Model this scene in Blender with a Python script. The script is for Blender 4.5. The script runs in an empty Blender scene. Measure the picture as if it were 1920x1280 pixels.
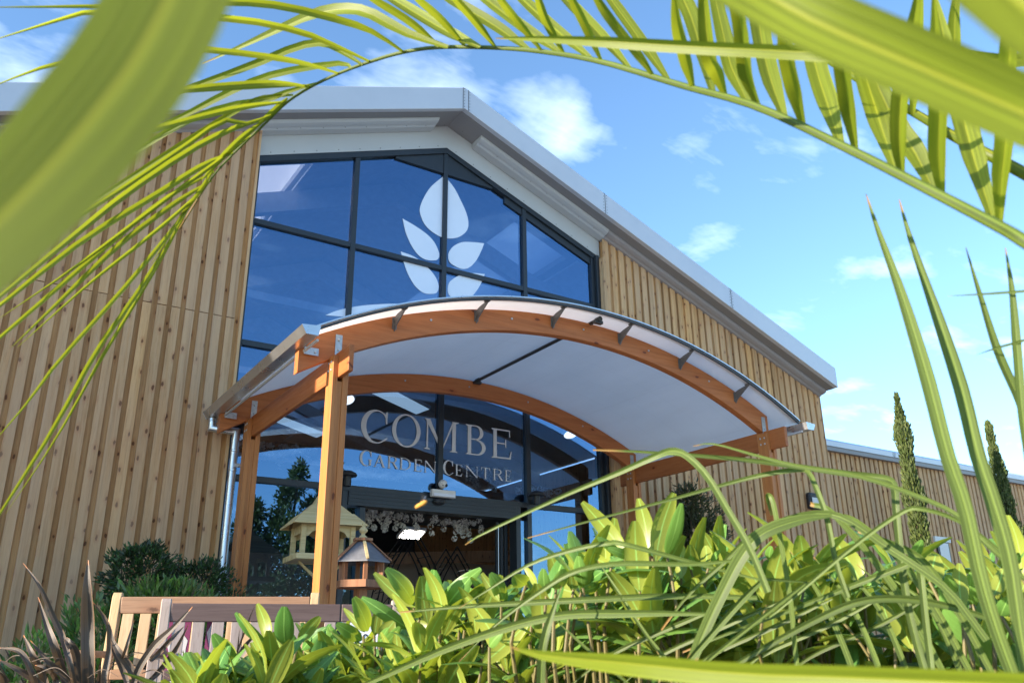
import bpy, bmesh, math, random
from mathutils import Vector, Matrix, noise
random.seed(7)
S = bpy.context.scene
COL = S.collection
R = math.radians
# ---------------------------------------------------------------- camera model
F_PX, PITCH, YAW, ROLL = 1591.33, 0.351722, 0.579693, -0.0116948
CAM = Vector((0, -9.5, 0.6))
_fw = Vector((math.sin(YAW)*math.cos(PITCH), math.cos(YAW)*math.cos(PITCH), math.sin(PITCH)))
_r0 = Vector((math.cos(YAW), -math.sin(YAW), 0)); _u0 = _r0.cross(_fw)
_rt = _r0*math.cos(ROLL) + _u0*math.sin(ROLL); _up = _u0*math.cos(ROLL) - _r0*math.sin(ROLL)
def cp(px, py, d):
    'world point seen at a photo pixel, d metres in front of the lens'
    return CAM + (_fw + _rt*((px-960)/F_PX) - _up*((py-640)/F_PX))*d

# ---------------------------------------------------------------- object helpers
def link(o, parent=None):
    COL.objects.link(o)
    if parent: o.parent = parent
    return o
def tag(o, label=None, cat=None, group=None, kind=None):
    for k, v in (('label', label), ('category', cat), ('group', group), ('kind', kind)):
        if v: o[k] = v
    return o
def thing(name, label, cat, loc=(0, 0, 0), group=None, rz=0, parent=None):
    o = bpy.data.objects.new(name, None); o.location = loc; o.rotation_euler.z = rz
    o.empty_display_size = 0.1
    link(o, parent); return tag(o, label, cat, group)
class MB:
    def __init__(s): s.v = []; s.f = []; s.uv = []; s.m = []
    def add(s, vs, fs, uvs=None, mi=0):
        n = len(s.v); s.v += [Vector(a) for a in vs]
        for f in fs:
            s.f.append([n+i for i in f]); s.m.append(mi)
            s.uv.append([uvs[i] for i in f] if uvs else [(0, 0)]*len(f))
    def box(s, a, b, mi=0, M=None):
        x0, y0, z0 = a; x1, y1, z1 = b
        vs = [(x0,y0,z0),(x1,y0,z0),(x1,y1,z0),(x0,y1,z0),(x0,y0,z1),(x1,y0,z1),(x1,y1,z1),(x0,y1,z1)]
        if M: vs = [M @ Vector(v) for v in vs]
        s.add(vs, [(0,3,2,1),(4,5,6,7),(0,1,5,4),(1,2,6,5),(2,3,7,6),(3,0,4,7)], None, mi)
    def prism(s, poly, y0, y1, mi=0, axis='y'):
        'poly in (x,z) extruded along y, or (y,z) along x, or (x,y) along z'
        def P(a, b, t):
            return (a, t, b) if axis == 'y' else ((t, a, b) if axis == 'x' else (a, b, t))
        n = len(poly)
        vs = [P(a, b, y0) for a, b in poly] + [P(a, b, y1) for a, b in poly]
        fs = [tuple(range(n)), tuple(range(2*n-1, n-1, -1))]
        fs += [(i, i+n, (i+1) % n+n, (i+1) % n) for i in range(n)]
        s.add(vs, fs, None, mi)
    def sheet(s, rows, closed=False, mi=0):
        'grid of points'
        n, m = len(rows), len(rows[0]); vs = [p for r in rows for p in r]; fs = []; uv = []
        for i in range(n):
            for j in range(m): uv.append((j/max(1, m-1), i/max(1, n-1)))
        for i in range(n-1):
            for j in range(m-(0 if closed else 1)):
                k = (j+1) % m; fs.append((i*m+j, i*m+k, (i+1)*m+k, (i+1)*m+j))
        s.add(vs, fs, uv, mi)
    def tube(s, pts, r, n=8, mi=0, cap=True):
        pts = [Vector(p) for p in pts]; rows = []
        rs = r if isinstance(r, (list, tuple)) else [r]*len(pts)
        prev = None
        for i, p in enumerate(pts):
            t = (pts[min(i+1, len(pts)-1)] - pts[max(i-1, 0)]).normalized()
            if prev is None:
                a = t.orthogonal().normalized()
            else:
                a = (prev - t*prev.dot(t)); a = a.normalized() if a.length > 1e-6 else t.orthogonal().normalized()
            prev = a; b = t.cross(a)
            rows.append([p + (a*math.cos(2*math.pi*k/n) + b*math.sin(2*math.pi*k/n))*rs[i] for k in range(n)])
        s.sheet(rows, True, mi)
        if cap:
            m = len(s.v); tot = len(rows)*n
            s.f.append([m-tot+k for k in range(n)][::-1]); s.f.append([m-n+k for k in range(n)])
            s.uv += [[(0, 0)]*n]*2; s.m += [mi, mi]
    def lathe(s, prof, c=(0, 0, 0), n=16, mi=0):
        c = Vector(c)
        rows = [[c + Vector((r*math.cos(2*math.pi*k/n), r*math.sin(2*math.pi*k/n), z)) for k in range(n)] for r, z in prof]
        s.sheet(rows, True, mi)
    def ball(s, c, rx, ry=None, rz=None, n=10, m=7, mi=0):
        ry = ry or rx; rz = rz or rx; c = Vector(c); rows = []
        for i in range(m+1):
            t = math.pi*i/m; q = max(math.sin(t), 0.001)
            rows.append([c + Vector((rx*q*math.cos(2*math.pi*k/n), ry*q*math.sin(2*math.pi*k/n), -rz*math.cos(t))) for k in range(n)])
        s.sheet(rows, True, mi)
    def build(s, name, mats, parent=None, smooth=False, bevel=0, origin=None):
        me = bpy.data.meshes.new(name)
        o0 = Vector(origin) if origin is not None else None
        vs = [v-o0 for v in s.v] if o0 is not None else s.v
        me.from_pydata([tuple(v) for v in vs], [], s.f)
        uvl = me.uv_layers.new(name='UVMap')
        flat = [c for f in s.uv for q in f for c in q]
        uvl.data.foreach_set('uv', flat)
        if not isinstance(mats, (list, tuple)): mats = [mats]
        for m in mats: me.materials.append(m)
        if len(mats) > 1: me.polygons.foreach_set('material_index', s.m)
        if smooth: me.polygons.foreach_set('use_smooth', [True]*len(me.polygons))
        me.update()
        o = bpy.data.objects.new(name, me)
        if o0 is not None: o.location = o0
        link(o, parent)
        if bevel:
            b = o.modifiers.new('Bevel', 'BEVEL'); b.width = bevel; b.segments = 2; b.limit_method = 'ANGLE'
        return o
def fixn(o):
    bm = bmesh.new(); bm.from_mesh(o.data); bmesh.ops.recalc_face_normals(bm, faces=bm.faces); bm.to_mesh(o.data); bm.free(); return o
def spline(pts, n):
    'Catmull-Rom through Vectors (any dimension), n samples'
    P = [Vector(p) for p in pts]
    if len(P) == 2: return [P[0].lerp(P[1], i/(n-1)) for i in range(n)]
    P = [P[0]*2-P[1]] + P + [P[-1]*2-P[-2]]
    out = []; m = len(P)-3
    for i in range(n):
        t = i/(n-1)*m; k = min(int(t), m-1); t -= k
        a, b, c, d = P[k:k+4]
        out.append(0.5*((2*b) + (c-a)*t + (2*a-5*b+4*c-d)*t*t + (3*b-a-3*c+d)*t**3))
    return out

# ---------------------------------------------------------------- materials
class NT:
    def __init__(s, name):
        s.mat = bpy.data.materials.new(name); s.mat.use_nodes = True
        s.t = s.mat.node_tree; s.t.nodes.clear()
        s.out = s.n('ShaderNodeOutputMaterial')
    def n(s, typ, **kw):
        nd = s.t.nodes.new(typ)
        for k, v in kw.items():
            if k[0] == '_': setattr(nd, k[1:], v)
            else:
                key = k.replace('__', ' ')
                if key.isdigit(): key = int(key)
                s.set(nd.inputs[key], v)
        return nd
    def set(s, sock, v):
        if isinstance(v, bpy.types.NodeSocket): s.t.links.new(v, sock)
        elif isinstance(v, bpy.types.Node): s.t.links.new(v.outputs[0], sock)
        else:
            if sock.type == 'RGBA' and len(v) == 3: v = (*v, 1)
            sock.default_value = v
    def math(s, op, a, b=0.0, c=0.0, clamp=False):
        nd = s.n('ShaderNodeMath', _operation=op, _use_clamp=clamp); s.set(nd.inputs[0], a); s.set(nd.inputs[1], b); s.set(nd.inputs[2], c); return nd.outputs[0]
    def mix(s, f, a, b, blend='MIX'):
        nd = s.n('ShaderNodeMix', _data_type='RGBA', _blend_type=blend)
        s.set(nd.inputs[0], f); s.set(nd.inputs[6], a); s.set(nd.inputs[7], b); return nd.outputs[2]
    def ramp(s, f, *stops):
        nd = s.n('ShaderNodeValToRGB'); s.set(nd.inputs[0], f); e = nd.color_ramp.elements
        while len(e) < len(stops): e.new(0.5)
        for q, (p, c) in zip(e, stops):
            q.position = p; q.color = (*c, 1) if len(c) == 3 else c
        return nd.outputs[0]
    def mr(s, f, a, b, c=0.0, d=1.0):
        nd = s.n('ShaderNodeMapRange'); s.set(nd.inputs[0], f)
        for i, v in enumerate((a, b, c, d)): s.set(nd.inputs[i+1], v)
        return nd.outputs[0]
    def noise(s, vec, scale, detail=3, rough=0.5, dist=0.0):
        nd = s.n('ShaderNodeTexNoise'); s.set(nd.inputs['Vector'], vec)
        for k, v in (('Scale', scale), ('Detail', detail), ('Roughness', rough), ('Distortion', dist)): nd.inputs[k].default_value = v
        return nd.outputs[0]
    def obj(s): return s.n('ShaderNodeTexCoord').outputs['Object']
    def uv(s): return s.n('ShaderNodeTexCoord').outputs['UV']
    def mapv(s, v, sc=(1, 1, 1), loc=(0, 0, 0)):
        nd = s.n('ShaderNodeMapping'); s.set(nd.inputs[0], v); nd.inputs['Scale'].default_value = sc; nd.inputs['Location'].default_value = loc; return nd.outputs[0]
    def sep(s, v):
        nd = s.n('ShaderNodeSeparateXYZ'); s.set(nd.inputs[0], v); return nd.outputs
    def comb(s, x=0.0, y=0.0, z=0.0):
        nd = s.n('ShaderNodeCombineXYZ'); s.set(nd.inputs[0], x); s.set(nd.inputs[1], y); s.set(nd.inputs[2], z); return nd.outputs[0]
    def island(s): return s.n('ShaderNodeNewGeometry').outputs['Random Per Island']
    def back(s): return s.n('ShaderNodeNewGeometry').outputs['Backfacing']
    def bump(s, h, strength=0.3, dist=0.01):
        nd = s.n('ShaderNodeBump'); nd.inputs['Strength'].default_value = strength; nd.inputs['Distance'].default_value = dist; s.set(nd.inputs['Height'], h); return nd.outputs[0]
    def bsdf(s, col, rough=0.6, metal=0.0, spec=0.5, normal=None, **kw):
        nd = s.n('ShaderNodeBsdfPrincipled'); s.set(nd.inputs['Base Color'], col); s.set(nd.inputs['Roughness'], rough)
        s.set(nd.inputs['Metallic'], metal); s.set(nd.inputs['Specular IOR Level'], spec)
        if normal: s.set(nd.inputs['Normal'], normal)
        for k, v in kw.items(): s.set(nd.inputs[k.replace('__', ' ')], v)
        return nd.outputs[0]
    def done(s, sh): s.t.links.new(sh, s.out.inputs[0]); return s.mat

def simple(name, col, rough=0.6, metal=0.0, var=0.12, scale=8.0, bump=0.0, spec=0.5):
    t = NT(name); o = t.obj(); nz = t.noise(o, scale, 4, 0.6)
    c = t.mix(1.0, col, t.ramp(nz, (0.25, (1-var,)*3), (0.75, (1+var*0.4,)*3)), 'MULTIPLY')
    nrm = t.bump(t.noise(o, scale*6, 3), bump, 0.004) if bump else None
    rg = t.mr(nz, 0.2, 0.8, max(0.02, rough-0.08), min(1, rough+0.08))
    return t.done(t.bsdf(c, rg, metal, spec, nrm))

def wood(name, base, dark, light, along='z', rough=0.65, knots=0.6, pitch=None, grey=None, fine=1.0, knotsc=4.5):
    'timber: grain drawn out along one axis, knots, and board to board change'
    t = NT(name); o = t.obj()
    sc = {'x': (0.35, 6, 6), 'y': (6, 0.35, 6), 'z': (6, 6, 0.35)}[along]
    xyz = t.sep(o)
    rnd = t.island()
    off = t.math('MULTIPLY', rnd, 37.0)
    v = t.mapv(o, sc)
    va = t.n('ShaderNodeVectorMath', _operation='ADD'); t.set(va.inputs[0], v); t.set(va.inputs[1], t.comb(off, off, off)); v = va.outputs[0]
    g = t.noise(v, 3.0*fine, 6, 0.65, 0.6)
    g2 = t.noise(v, 14.0*fine, 3, 0.6)
    c = t.mix(t.mr(g, 0.3, 0.72), light, base)
    c = t.mix(t.math('MULTIPLY', t.mr(g2, 0.5, 0.75), 0.35), c, dark)
    c = t.mix(1.0, c, t.ramp(rnd, (0, (0.76, 0.74, 0.72)), (0.3, (0.95, 0.93, 0.90)), (0.7, (1, 1, 1)), (1, (1.14, 1.09, 0.96))), 'MULTIPLY')
    if knots:
        pu, pv = {'x': (t.math('MULTIPLY', xyz[0], 0.6), t.math('MULTIPLY', t.math('ADD', xyz[1], xyz[2]), 1.3)), 'y': (t.math('MULTIPLY', xyz[1], 0.6), t.math('MULTIPLY', t.math('ADD', xyz[0], xyz[2]), 1.3)), 'z': (t.math('MULTIPLY', xyz[2], 0.6), t.math('MULTIPLY', t.math('ADD', xyz[0], xyz[1]), 1.3))}[along]
        vo = t.n('ShaderNodeTexVoronoi', _voronoi_dimensions='2D', Scale=knotsc); t.set(vo.inputs['Vector'], t.comb(t.math('ADD', pu, off), t.math('ADD', pv, t.math('MULTIPLY', off, 1.7)), 0.0))
        kn = t.noise(o, 22, 3)
        d = t.math('ADD', vo.outputs['Distance'], t.math('MULTIPLY', t.math('SUBTRACT', kn, 0.35), 0.16))
        pick = t.math('GREATER_THAN', t.sep(vo.outputs['Color'])[0], 1-knots)
        halo = t.math('MULTIPLY', t.mr(d, 0.28, 0.06), pick)
        core = t.math('MULTIPLY', t.mr(d, 0.115, 0.08), pick)
        c = t.mix(t.math('MULTIPLY', halo, 0.40), c, tuple(q*k for q, k in zip(dark, (1.7, 1.25, 1.0))))
        c = t.mix(t.math('MULTIPLY', core, 0.8), c, tuple(q*k for q, k in zip(dark, (0.42, 0.32, 0.26))))
    if grey:
        w = t.noise(t.mapv(o, (1.0, 1.0, 0.25)), 1.6, 4)
        c = t.mix(t.math('MULTIPLY', t.mr(w, 0.35, 0.7), 0.6), c, grey)
    st = t.noise(t.mapv(o, {'x': (0.12, 5, 5), 'y': (5, 0.12, 5), 'z': (5, 5, 0.12)}[along]), 2.0, 4, 0.7)
    c = t.mix(1.0, c, t.ramp(st, (0.30, (0.72, 0.69, 0.66)), (0.5, (1, 1, 1)), (0.75, (1.06, 1.05, 1.04))), 'MULTIPLY')
    h = t.math('ADD', g, t.math('MULTIPLY', g2, 0.5))
    return t.done(t.bsdf(c, t.mr(g, 0.3, 0.7, rough-0.1, rough+0.12), 0, 0.35, t.bump(h, 0.25, 0.004)))

M = {}
M['clad'] = wood('larch_cladding', (0.52, 0.285, 0.125), (0.22, 0.085, 0.03), (0.60, 0.37, 0.195), 'z', 0.75, 0.75, grey=(0.53, 0.35, 0.225), knotsc=5.0)
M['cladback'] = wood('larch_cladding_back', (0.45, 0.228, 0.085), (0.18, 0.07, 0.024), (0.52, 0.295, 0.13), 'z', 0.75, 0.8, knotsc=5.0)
M['clad2'] = wood('larch_cladding_golden', (0.57, 0.31, 0.125), (0.23, 0.085, 0.027), (0.66, 0.42, 0.215), 'z', 0.75, 0.85, grey=(0.62, 0.43, 0.275), knotsc=5.2)
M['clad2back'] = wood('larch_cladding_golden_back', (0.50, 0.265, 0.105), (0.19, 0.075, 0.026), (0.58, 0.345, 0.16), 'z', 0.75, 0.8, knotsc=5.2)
M['beam'] = wood('oiled_larch_beam', (0.37, 0.115, 0.033), (0.20, 0.05, 0.013), (0.45, 0.160, 0.050), 'x', 0.5, 0.2, fine=1.3)
M['beamy'] = wood('oiled_larch_side_beam', (0.37, 0.115, 0.033), (0.20, 0.05, 0.013), (0.45, 0.160, 0.050), 'y', 0.5, 0.2, fine=1.3)
M['post'] = wood('oiled_larch_post', (0.41, 0.145, 0.04), (0.22, 0.062, 0.016), (0.50, 0.21, 0.066), 'z', 0.5, 0.5)
M['bench_pale'] = wood('pale_bench_timber', (0.44, 0.29, 0.16), (0.22, 0.12, 0.06), (0.55, 0.40, 0.25), 'z', 0.6, 0.15)
M['bench_rail'] = wood('reddish_bench_rail', (0.27, 0.155, 0.095), (0.13, 0.07, 0.045), (0.35, 0.21, 0.13), 'x', 0.55, 0.45, knotsc=3)
M['dark_rail'] = wood('dark_bench_rail', (0.105, 0.07, 0.066), (0.05, 0.03, 0.03), (0.15, 0.105, 0.10), 'x', 0.6, 0)
M['dark_slat'] = wood('greyed_bench_slat', (0.31, 0.25, 0.235), (0.16, 0.115, 0.10), (0.40, 0.335, 0.315), 'z', 0.65, 0)
M['pale_pine'] = wood('pale_pine', (0.52, 0.40, 0.19), (0.28, 0.18, 0.07), (0.62, 0.51, 0.28), 'x', 0.6, 0.4, knotsc=6)
M['cedar'] = wood('red_brown_cedar', (0.26, 0.105, 0.05), (0.12, 0.045, 0.02), (0.35, 0.165, 0.08), 'z', 0.55, 0.1)
M['slate'] = simple('slate_grey_felt', (0.15, 0.155, 0.175), 0.6, 0, 0.25, 25)
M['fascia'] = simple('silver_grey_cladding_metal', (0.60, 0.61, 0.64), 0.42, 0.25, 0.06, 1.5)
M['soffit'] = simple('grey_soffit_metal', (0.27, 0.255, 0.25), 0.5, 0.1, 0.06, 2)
M['cove_shade'] = simple('eaves_cove_painted_shade', (0.36, 0.335, 0.33), 0.5, 0.1, 0.06, 2)  # white cove where it is dim: shade put into the colour
M['white'] = simple('white_trim_panel', (0.50, 0.51, 0.51), 0.5, 0, 0.05, 1.5)
M['frame'] = simple('anthracite_window_frame', (0.022, 0.027, 0.033), 0.38, 0.0, 0.1, 4)
M['alu'] = simple('brushed_aluminium', (0.62, 0.63, 0.64), 0.30, 0.9, 0.10, 6)
M['alu_dk'] = simple('grey_aluminium_trim', (0.06, 0.058, 0.056), 0.45, 0.4, 0.1, 6)
M['galv'] = simple('galvanised_steel', (0.50, 0.51, 0.52), 0.42, 0.8, 0.25, 30)
M['black'] = simple('black_plastic', (0.018, 0.018, 0.02), 0.45)
M['blackm'] = simple('black_painted_steel', (0.012, 0.012, 0.013), 0.5)
M['galv_dk'] = simple('dull_galvanised_bracket', (0.17, 0.165, 0.16), 0.5, 0.5, 0.25, 30)
M['offwhite'] = simple('off_white_plastic', (0.70, 0.68, 0.64), 0.4, 0, 0.05, 10)
M['paving'] = simple('pale_paving', (0.42, 0.39, 0.35), 0.85, 0, 0.25, 3, 0.3)
M['soil'] = simple('bark_mulch_soil', (0.045, 0.03, 0.02), 0.95, 0, 0.5, 30, 0.8)
M['intwall'] = simple('cream_interior_wall', (0.55, 0.48, 0.36), 0.8, 0, 0.06, 1)
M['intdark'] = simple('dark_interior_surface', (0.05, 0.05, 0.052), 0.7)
M['introof'] = simple('white_roof_lining', (0.75, 0.76, 0.78), 0.6)
M['steel'] = simple('pale_steel_rafter', (0.80, 0.82, 0.85), 0.5, 0.0)
M['vinyl'] = simple('white_vinyl_film', (0.76, 0.82, 0.93), 0.5, 0, 0.03, 2)
M['letter'] = simple('grey_frosted_lettering', (0.66, 0.66, 0.66), 0.5, 0, 0.03, 2)
M['card'] = simple('white_card', (0.75, 0.78, 0.85), 0.6, 0, 0.03)
M['magenta'] = simple('magenta_print', (0.27, 0.06, 0.17), 0.5, 0, 0.05)
M['ink'] = simple('black_ink', (0.02, 0.02, 0.03), 0.6)
M['blossom'] = simple('ivory_silk_blossom', (0.85, 0.82, 0.74), 0.8, 0, 0.15, 40)
M['bark'] = simple('grey_brown_bark', (0.10, 0.075, 0.05), 0.9, 0, 0.4, 20, 0.6)
M['stem'] = simple('yellow_green_stem', (0.13, 0.105, 0.03), 0.6, 0, 0.2, 40)
M['bee_m'] = simple('golden_insect_hair', (0.50, 0.25, 0.04), 0.8, 0, 0.4, 200)

def emit(name, col, st):
    t = NT(name); e = t.n('ShaderNodeEmission', Color=col, Strength=st); return t.done(e.outputs[0])
M['lamp'] = emit('lit_lamp_diffuser', (1, 0.97, 0.9), 8.0)
M['lamp_soft'] = emit('dim_lamp_diffuser', (1, 0.98, 0.94), 1.1)
M['rooflight'] = emit('lit_rooflight_panel', (0.62, 0.85, 1.0), 0.35)

t = NT('solar_control_glass'); o = t.obj()
fr = t.n('ShaderNodeFresnel', IOR=1.55); bmp = t.bump(t.noise(o, 0.55, 2), 0.05, 0.05)
t.set(fr.inputs['Normal'], bmp)
g = t.n('ShaderNodeBsdfGlossy', Color=(0.35, 0.62, 1.0), Roughness=0.0); t.set(g.inputs['Normal'], bmp)
tr = t.n('ShaderNodeBsdfTransparent', Color=(0.44, 0.53, 0.68))
f = t.math('ADD', t.math('MULTIPLY', fr.outputs[0], 1.1), 0.25, clamp=True)
mx = t.n('ShaderNodeMixShader', **{'0': f}); t.set(mx.inputs[1], tr.outputs[0]); t.set(mx.inputs[2], g.outputs[0])
M['glass'] = t.done(mx.outputs[0])

t = NT('opal_canopy_sheet'); o = t.obj(); x = t.sep(o)
ln = t.math('LESS_THAN', t.math('ABSOLUTE', t.math('SUBTRACT', t.math('FRACT', t.math('MULTIPLY', x[1], 2.3)), 0.5)), 0.012)
ln2 = t.math('LESS_THAN', t.math('ABSOLUTE', t.math('SUBTRACT', t.math('FRACT', t.math('MULTIPLY', x[0], 0.93)), 0.5)), 0.005)
c = t.mix(t.math('MULTIPLY', t.math('MAXIMUM', ln, ln2), 0.22), (0.94, 0.93, 0.94), (0.5, 0.5, 0.5))
c = t.mix(1.0, c, t.ramp(t.noise(t.mapv(o, (1.2, 0.35, 1.2)), 2.2, 6, 0.65), (0.3, (0.86, 0.85, 0.84)), (0.6, (1, 1, 1))), 'MULTIPLY')
pb = t.bsdf(c, 0.35); tl = t.n('ShaderNodeBsdfTranslucent', Color=(0.93, 0.90, 0.88))
mx = t.n('ShaderNodeMixShader', **{'0': 0.60}); t.set(mx.inputs[1], pb); t.set(mx.inputs[2], tl.outputs[0])
M['opal'] = t.done(mx.outputs[0])

def leafmat(name, top, top2, under, trans, tfac=0.3, rough=0.4, veins=0.0, stripe=0.0, spec=0.5, tipcol=None, edge=None):
    't: leaf with a face, an underside, a midrib down the UV centre and light passing through'
    t = NT(name); uv = t.sep(t.uv()); rnd = t.math('FRACT', t.math('ADD', t.island(), t.n('ShaderNodeObjectInfo').outputs['Random'])); o = t.obj()
    nz = t.noise(o, 14, 3)
    a = t.mix(rnd, top, top2)
    a = t.mix(1.0, a, t.ramp(nz, (0.3, (0.78, 0.80, 0.78)), (0.7, (1.12, 1.1, 1.05))), 'MULTIPLY')
    u = t.mix(1.0, under, t.ramp(rnd, (0, (0.8, 0.8, 0.8)), (1, (1.15, 1.1, 1.1))), 'MULTIPLY')
    c = t.mix(t.back(), a, u)
    ax = t.math('ABSOLUTE', t.math('SUBTRACT', uv[0], 0.5))
    if veins:
        rib = t.mr(ax, 0.045, 0.015)
        c = t.mix(t.math('MULTIPLY', rib, veins), c, tuple(min(1, q*1.9+0.03) for q in top2))
        sv = t.math('SINE', t.math('ADD', t.math('MULTIPLY', uv[1], 75.0), t.math('MULTIPLY', ax, -40.0)))
        c = t.mix(t.math('MULTIPLY', t.mr(sv, 0.75, 1.0), 0.18*veins), c, tuple(min(1, q*1.7) for q in top2))
    if stripe:
        st = t.noise(t.comb(t.math('ADD', t.math('MULTIPLY', uv[0], 9.0), t.math('MULTIPLY', rnd, 50)), t.math('MULTIPLY', uv[1], 0.6)), 2.2, 3)
        c = t.mix(1.0, c, t.ramp(st, (0.3, (1-stripe,)*3), (0.7, (1+stripe*0.6,)*3)), 'MULTIPLY')
        s2 = t.noise(t.comb(t.math('ADD', t.math('MULTIPLY', uv[0], 5.0), t.math('MULTIPLY', rnd, 31)), t.math('MULTIPLY', uv[1], 0.5)), 1.0, 2)
        c = t.mix(1.0, c, t.ramp(s2, (0.35, (1-stripe,)*3), (0.65, (1+stripe*0.5,)*3)), 'MULTIPLY')
        c = t.mix(t.math('MULTIPLY', t.mr(ax, 0.05, 0.02), 0.55), c, tuple(min(1, q*1.5) for q in top2))
    if edge:
        c = t.mix(t.math('MULTIPLY', t.mr(ax, 0.42, 0.47), 0.8), c, edge)
    if tipcol:
        c = t.mix(t.mr(t.math('ADD', uv[1], t.math('MULTIPLY', nz, 0.04)), 0.965, 0.99), c, tipcol)
    h = t.math('SINE', t.math('MULTIPLY', uv[0], 60.0)) if stripe else nz
    pb = t.bsdf(c, rough, 0, spec, t.bump(h, 0.08 if stripe else 0.2, 0.002))
    tl = t.n('ShaderNodeBsdfTranslucent'); t.set(tl.inputs[0], t.mix(1.0, trans, t.ramp(rnd, (0, (0.75,)*3), (1, (1.15,)*3)), 'MULTIPLY'))
    mx = t.n('ShaderNodeMixShader', **{'0': tfac}); t.set(mx.inputs[1], pb); t.set(mx.inputs[2], tl.outputs[0])
    return t.done(mx.outputs[0])
M['palm'] = leafmat('palm_leaflet', (0.12, 0.18, 0.016), (0.28, 0.285, 0.03), (0.17, 0.215, 0.016), (0.46, 0.52, 0.025), 0.46, 0.45, stripe=0.38, spec=0.35, tipcol=(0.25, 0.14, 0.05))
M['strap'] = leafmat('strap_leaf', (0.032, 0.088, 0.018), (0.145, 0.20, 0.035), (0.12, 0.175, 0.045), (0.22, 0.32, 0.035), 0.33, 0.5, stripe=0.5, spec=0.35, tipcol=(0.30, 0.17, 0.06))
M['rhodo'] = leafmat('rhododendron_leaf', (0.08, 0.215, 0.05), (0.165, 0.31, 0.07), (0.25, 0.295, 0.05), (0.44, 0.54, 0.04), 0.33, 0.36, veins=0.8, spec=0.3)
M['bronze'] = leafmat('bronze_flax_leaf', (0.085, 0.062, 0.052), (0.14, 0.105, 0.075), (0.12, 0.10, 0.085), (0.20, 0.13, 0.07), 0.14, 0.5, stripe=0.35, spec=0.3, edge=(0.30, 0.17, 0.09), tipcol=(0.5, 0.2, 0.08))
M['dkleaf'] = leafmat('dark_evergreen_leaf', (0.032, 0.085, 0.022), (0.06, 0.135, 0.034), (0.04, 0.06, 0.03), (0.05, 0.10, 0.02), 0.15, 0.4)
M['mdleaf'] = leafmat('green_shrub_leaf', (0.08, 0.21, 0.035), (0.15, 0.31, 0.055), (0.11, 0.18, 0.06), (0.12, 0.22, 0.03), 0.22, 0.4)
M['bay'] = leafmat('bay_leaf', (0.035, 0.052, 0.018), (0.06, 0.075, 0.028), (0.07, 0.08, 0.04), (0.08, 0.10, 0.02), 0.18, 0.42)
M['cyp'] = leafmat('cypress_spray', (0.05, 0.09, 0.02), (0.12, 0.15, 0.03), (0.08, 0.11, 0.03), (0.14, 0.18, 0.03), 0.25, 0.6)
M['tree'] = leafmat('tree_leaf', (0.04, 0.075, 0.018), (0.08, 0.12, 0.028), (0.06, 0.09, 0.03), (0.12, 0.18, 0.03), 0.25, 0.5)

# ---------------------------------------------------------------- sun and sky
SUN = Vector((-1.0, 0.02, 0.262)).normalized()
el = math.asin(SUN.z); az = math.atan2(SUN.x, SUN.y)
ld = bpy.data.lights.new('sun', 'SUN'); ld.energy = 4.6; ld.angle = R(0.5); ld.color = (1.0, 0.87, 0.70)
lo = bpy.data.objects.new('sun', ld); link(lo); lo.rotation_euler = SUN.to_track_quat('Z', 'Y').to_euler(); lo.location = (-20, 0, 20)
w = bpy.data.worlds.new('World'); S.world = w; w.use_nodes = True
nt = NT.__new__(NT); nt.t = w.node_tree; nt.t.nodes.clear(); nt.out = nt.n('ShaderNodeOutputWorld')
sky = nt.n('ShaderNodeTexSky', _sky_type='NISHITA', _sun_disc=False, _sun_elevation=el, _sun_rotation=az, _altitude=0, _air_density=1.0, _dust_density=0.1, _ozone_density=1.6)
d = nt.n('ShaderNodeTexCoord').outputs['Generated']; dx = nt.sep(d)
zz = nt.math('ADD', nt.math('MAXIMUM', dx[2], 0.0), 0.12)
pl = nt.comb(nt.math('DIVIDE', dx[0], zz), nt.math('DIVIDE', dx[1], zz), 0.0)
def blob(px, py, rad, squash=1.0):
    v = (cp(px, py, 1.0)-CAM).normalized()
    dd = nt.n('ShaderNodeVectorMath', _operation='DISTANCE'); nt.set(dd.inputs[0], d); dd.inputs[1].default_value = v
    return nt.mr(dd.outputs[1], rad, 0.0)
BL = []
for px, py, rad, amp in ((1060, 270, 0.105, 1.15), (1000, 215, 0.07, 0.6), (1310, 345, 0.06, 0.65), (850, 140, 0.10, 0.4), (1600, 690, 0.10, 0.5), (1740, 640, 0.12, 0.45), (1545, 745, 0.03, 0.3), (1850, 560, 0.10, 0.35), (420, 110, 0.13, 0.7), (60, 150, 0.14, 0.6), (1640, 30, 0.08, 0.7), (1200, 150, 0.09, 0.1)):
    BL.append(nt.math('MULTIPLY', nt.math('POWER', blob(px, py, rad), 1.3), amp*0.75))
m = BL[0]
for b in BL[1:]: m = nt.math('MAXIMUM', m, b)
n1 = nt.noise(pl, 3.0, 5, 0.52, 0.3); n2 = nt.noise(nt.mapv(pl, (1.0, 2.6, 1)), 6.0, 6, 0.6, 0.3)
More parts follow.
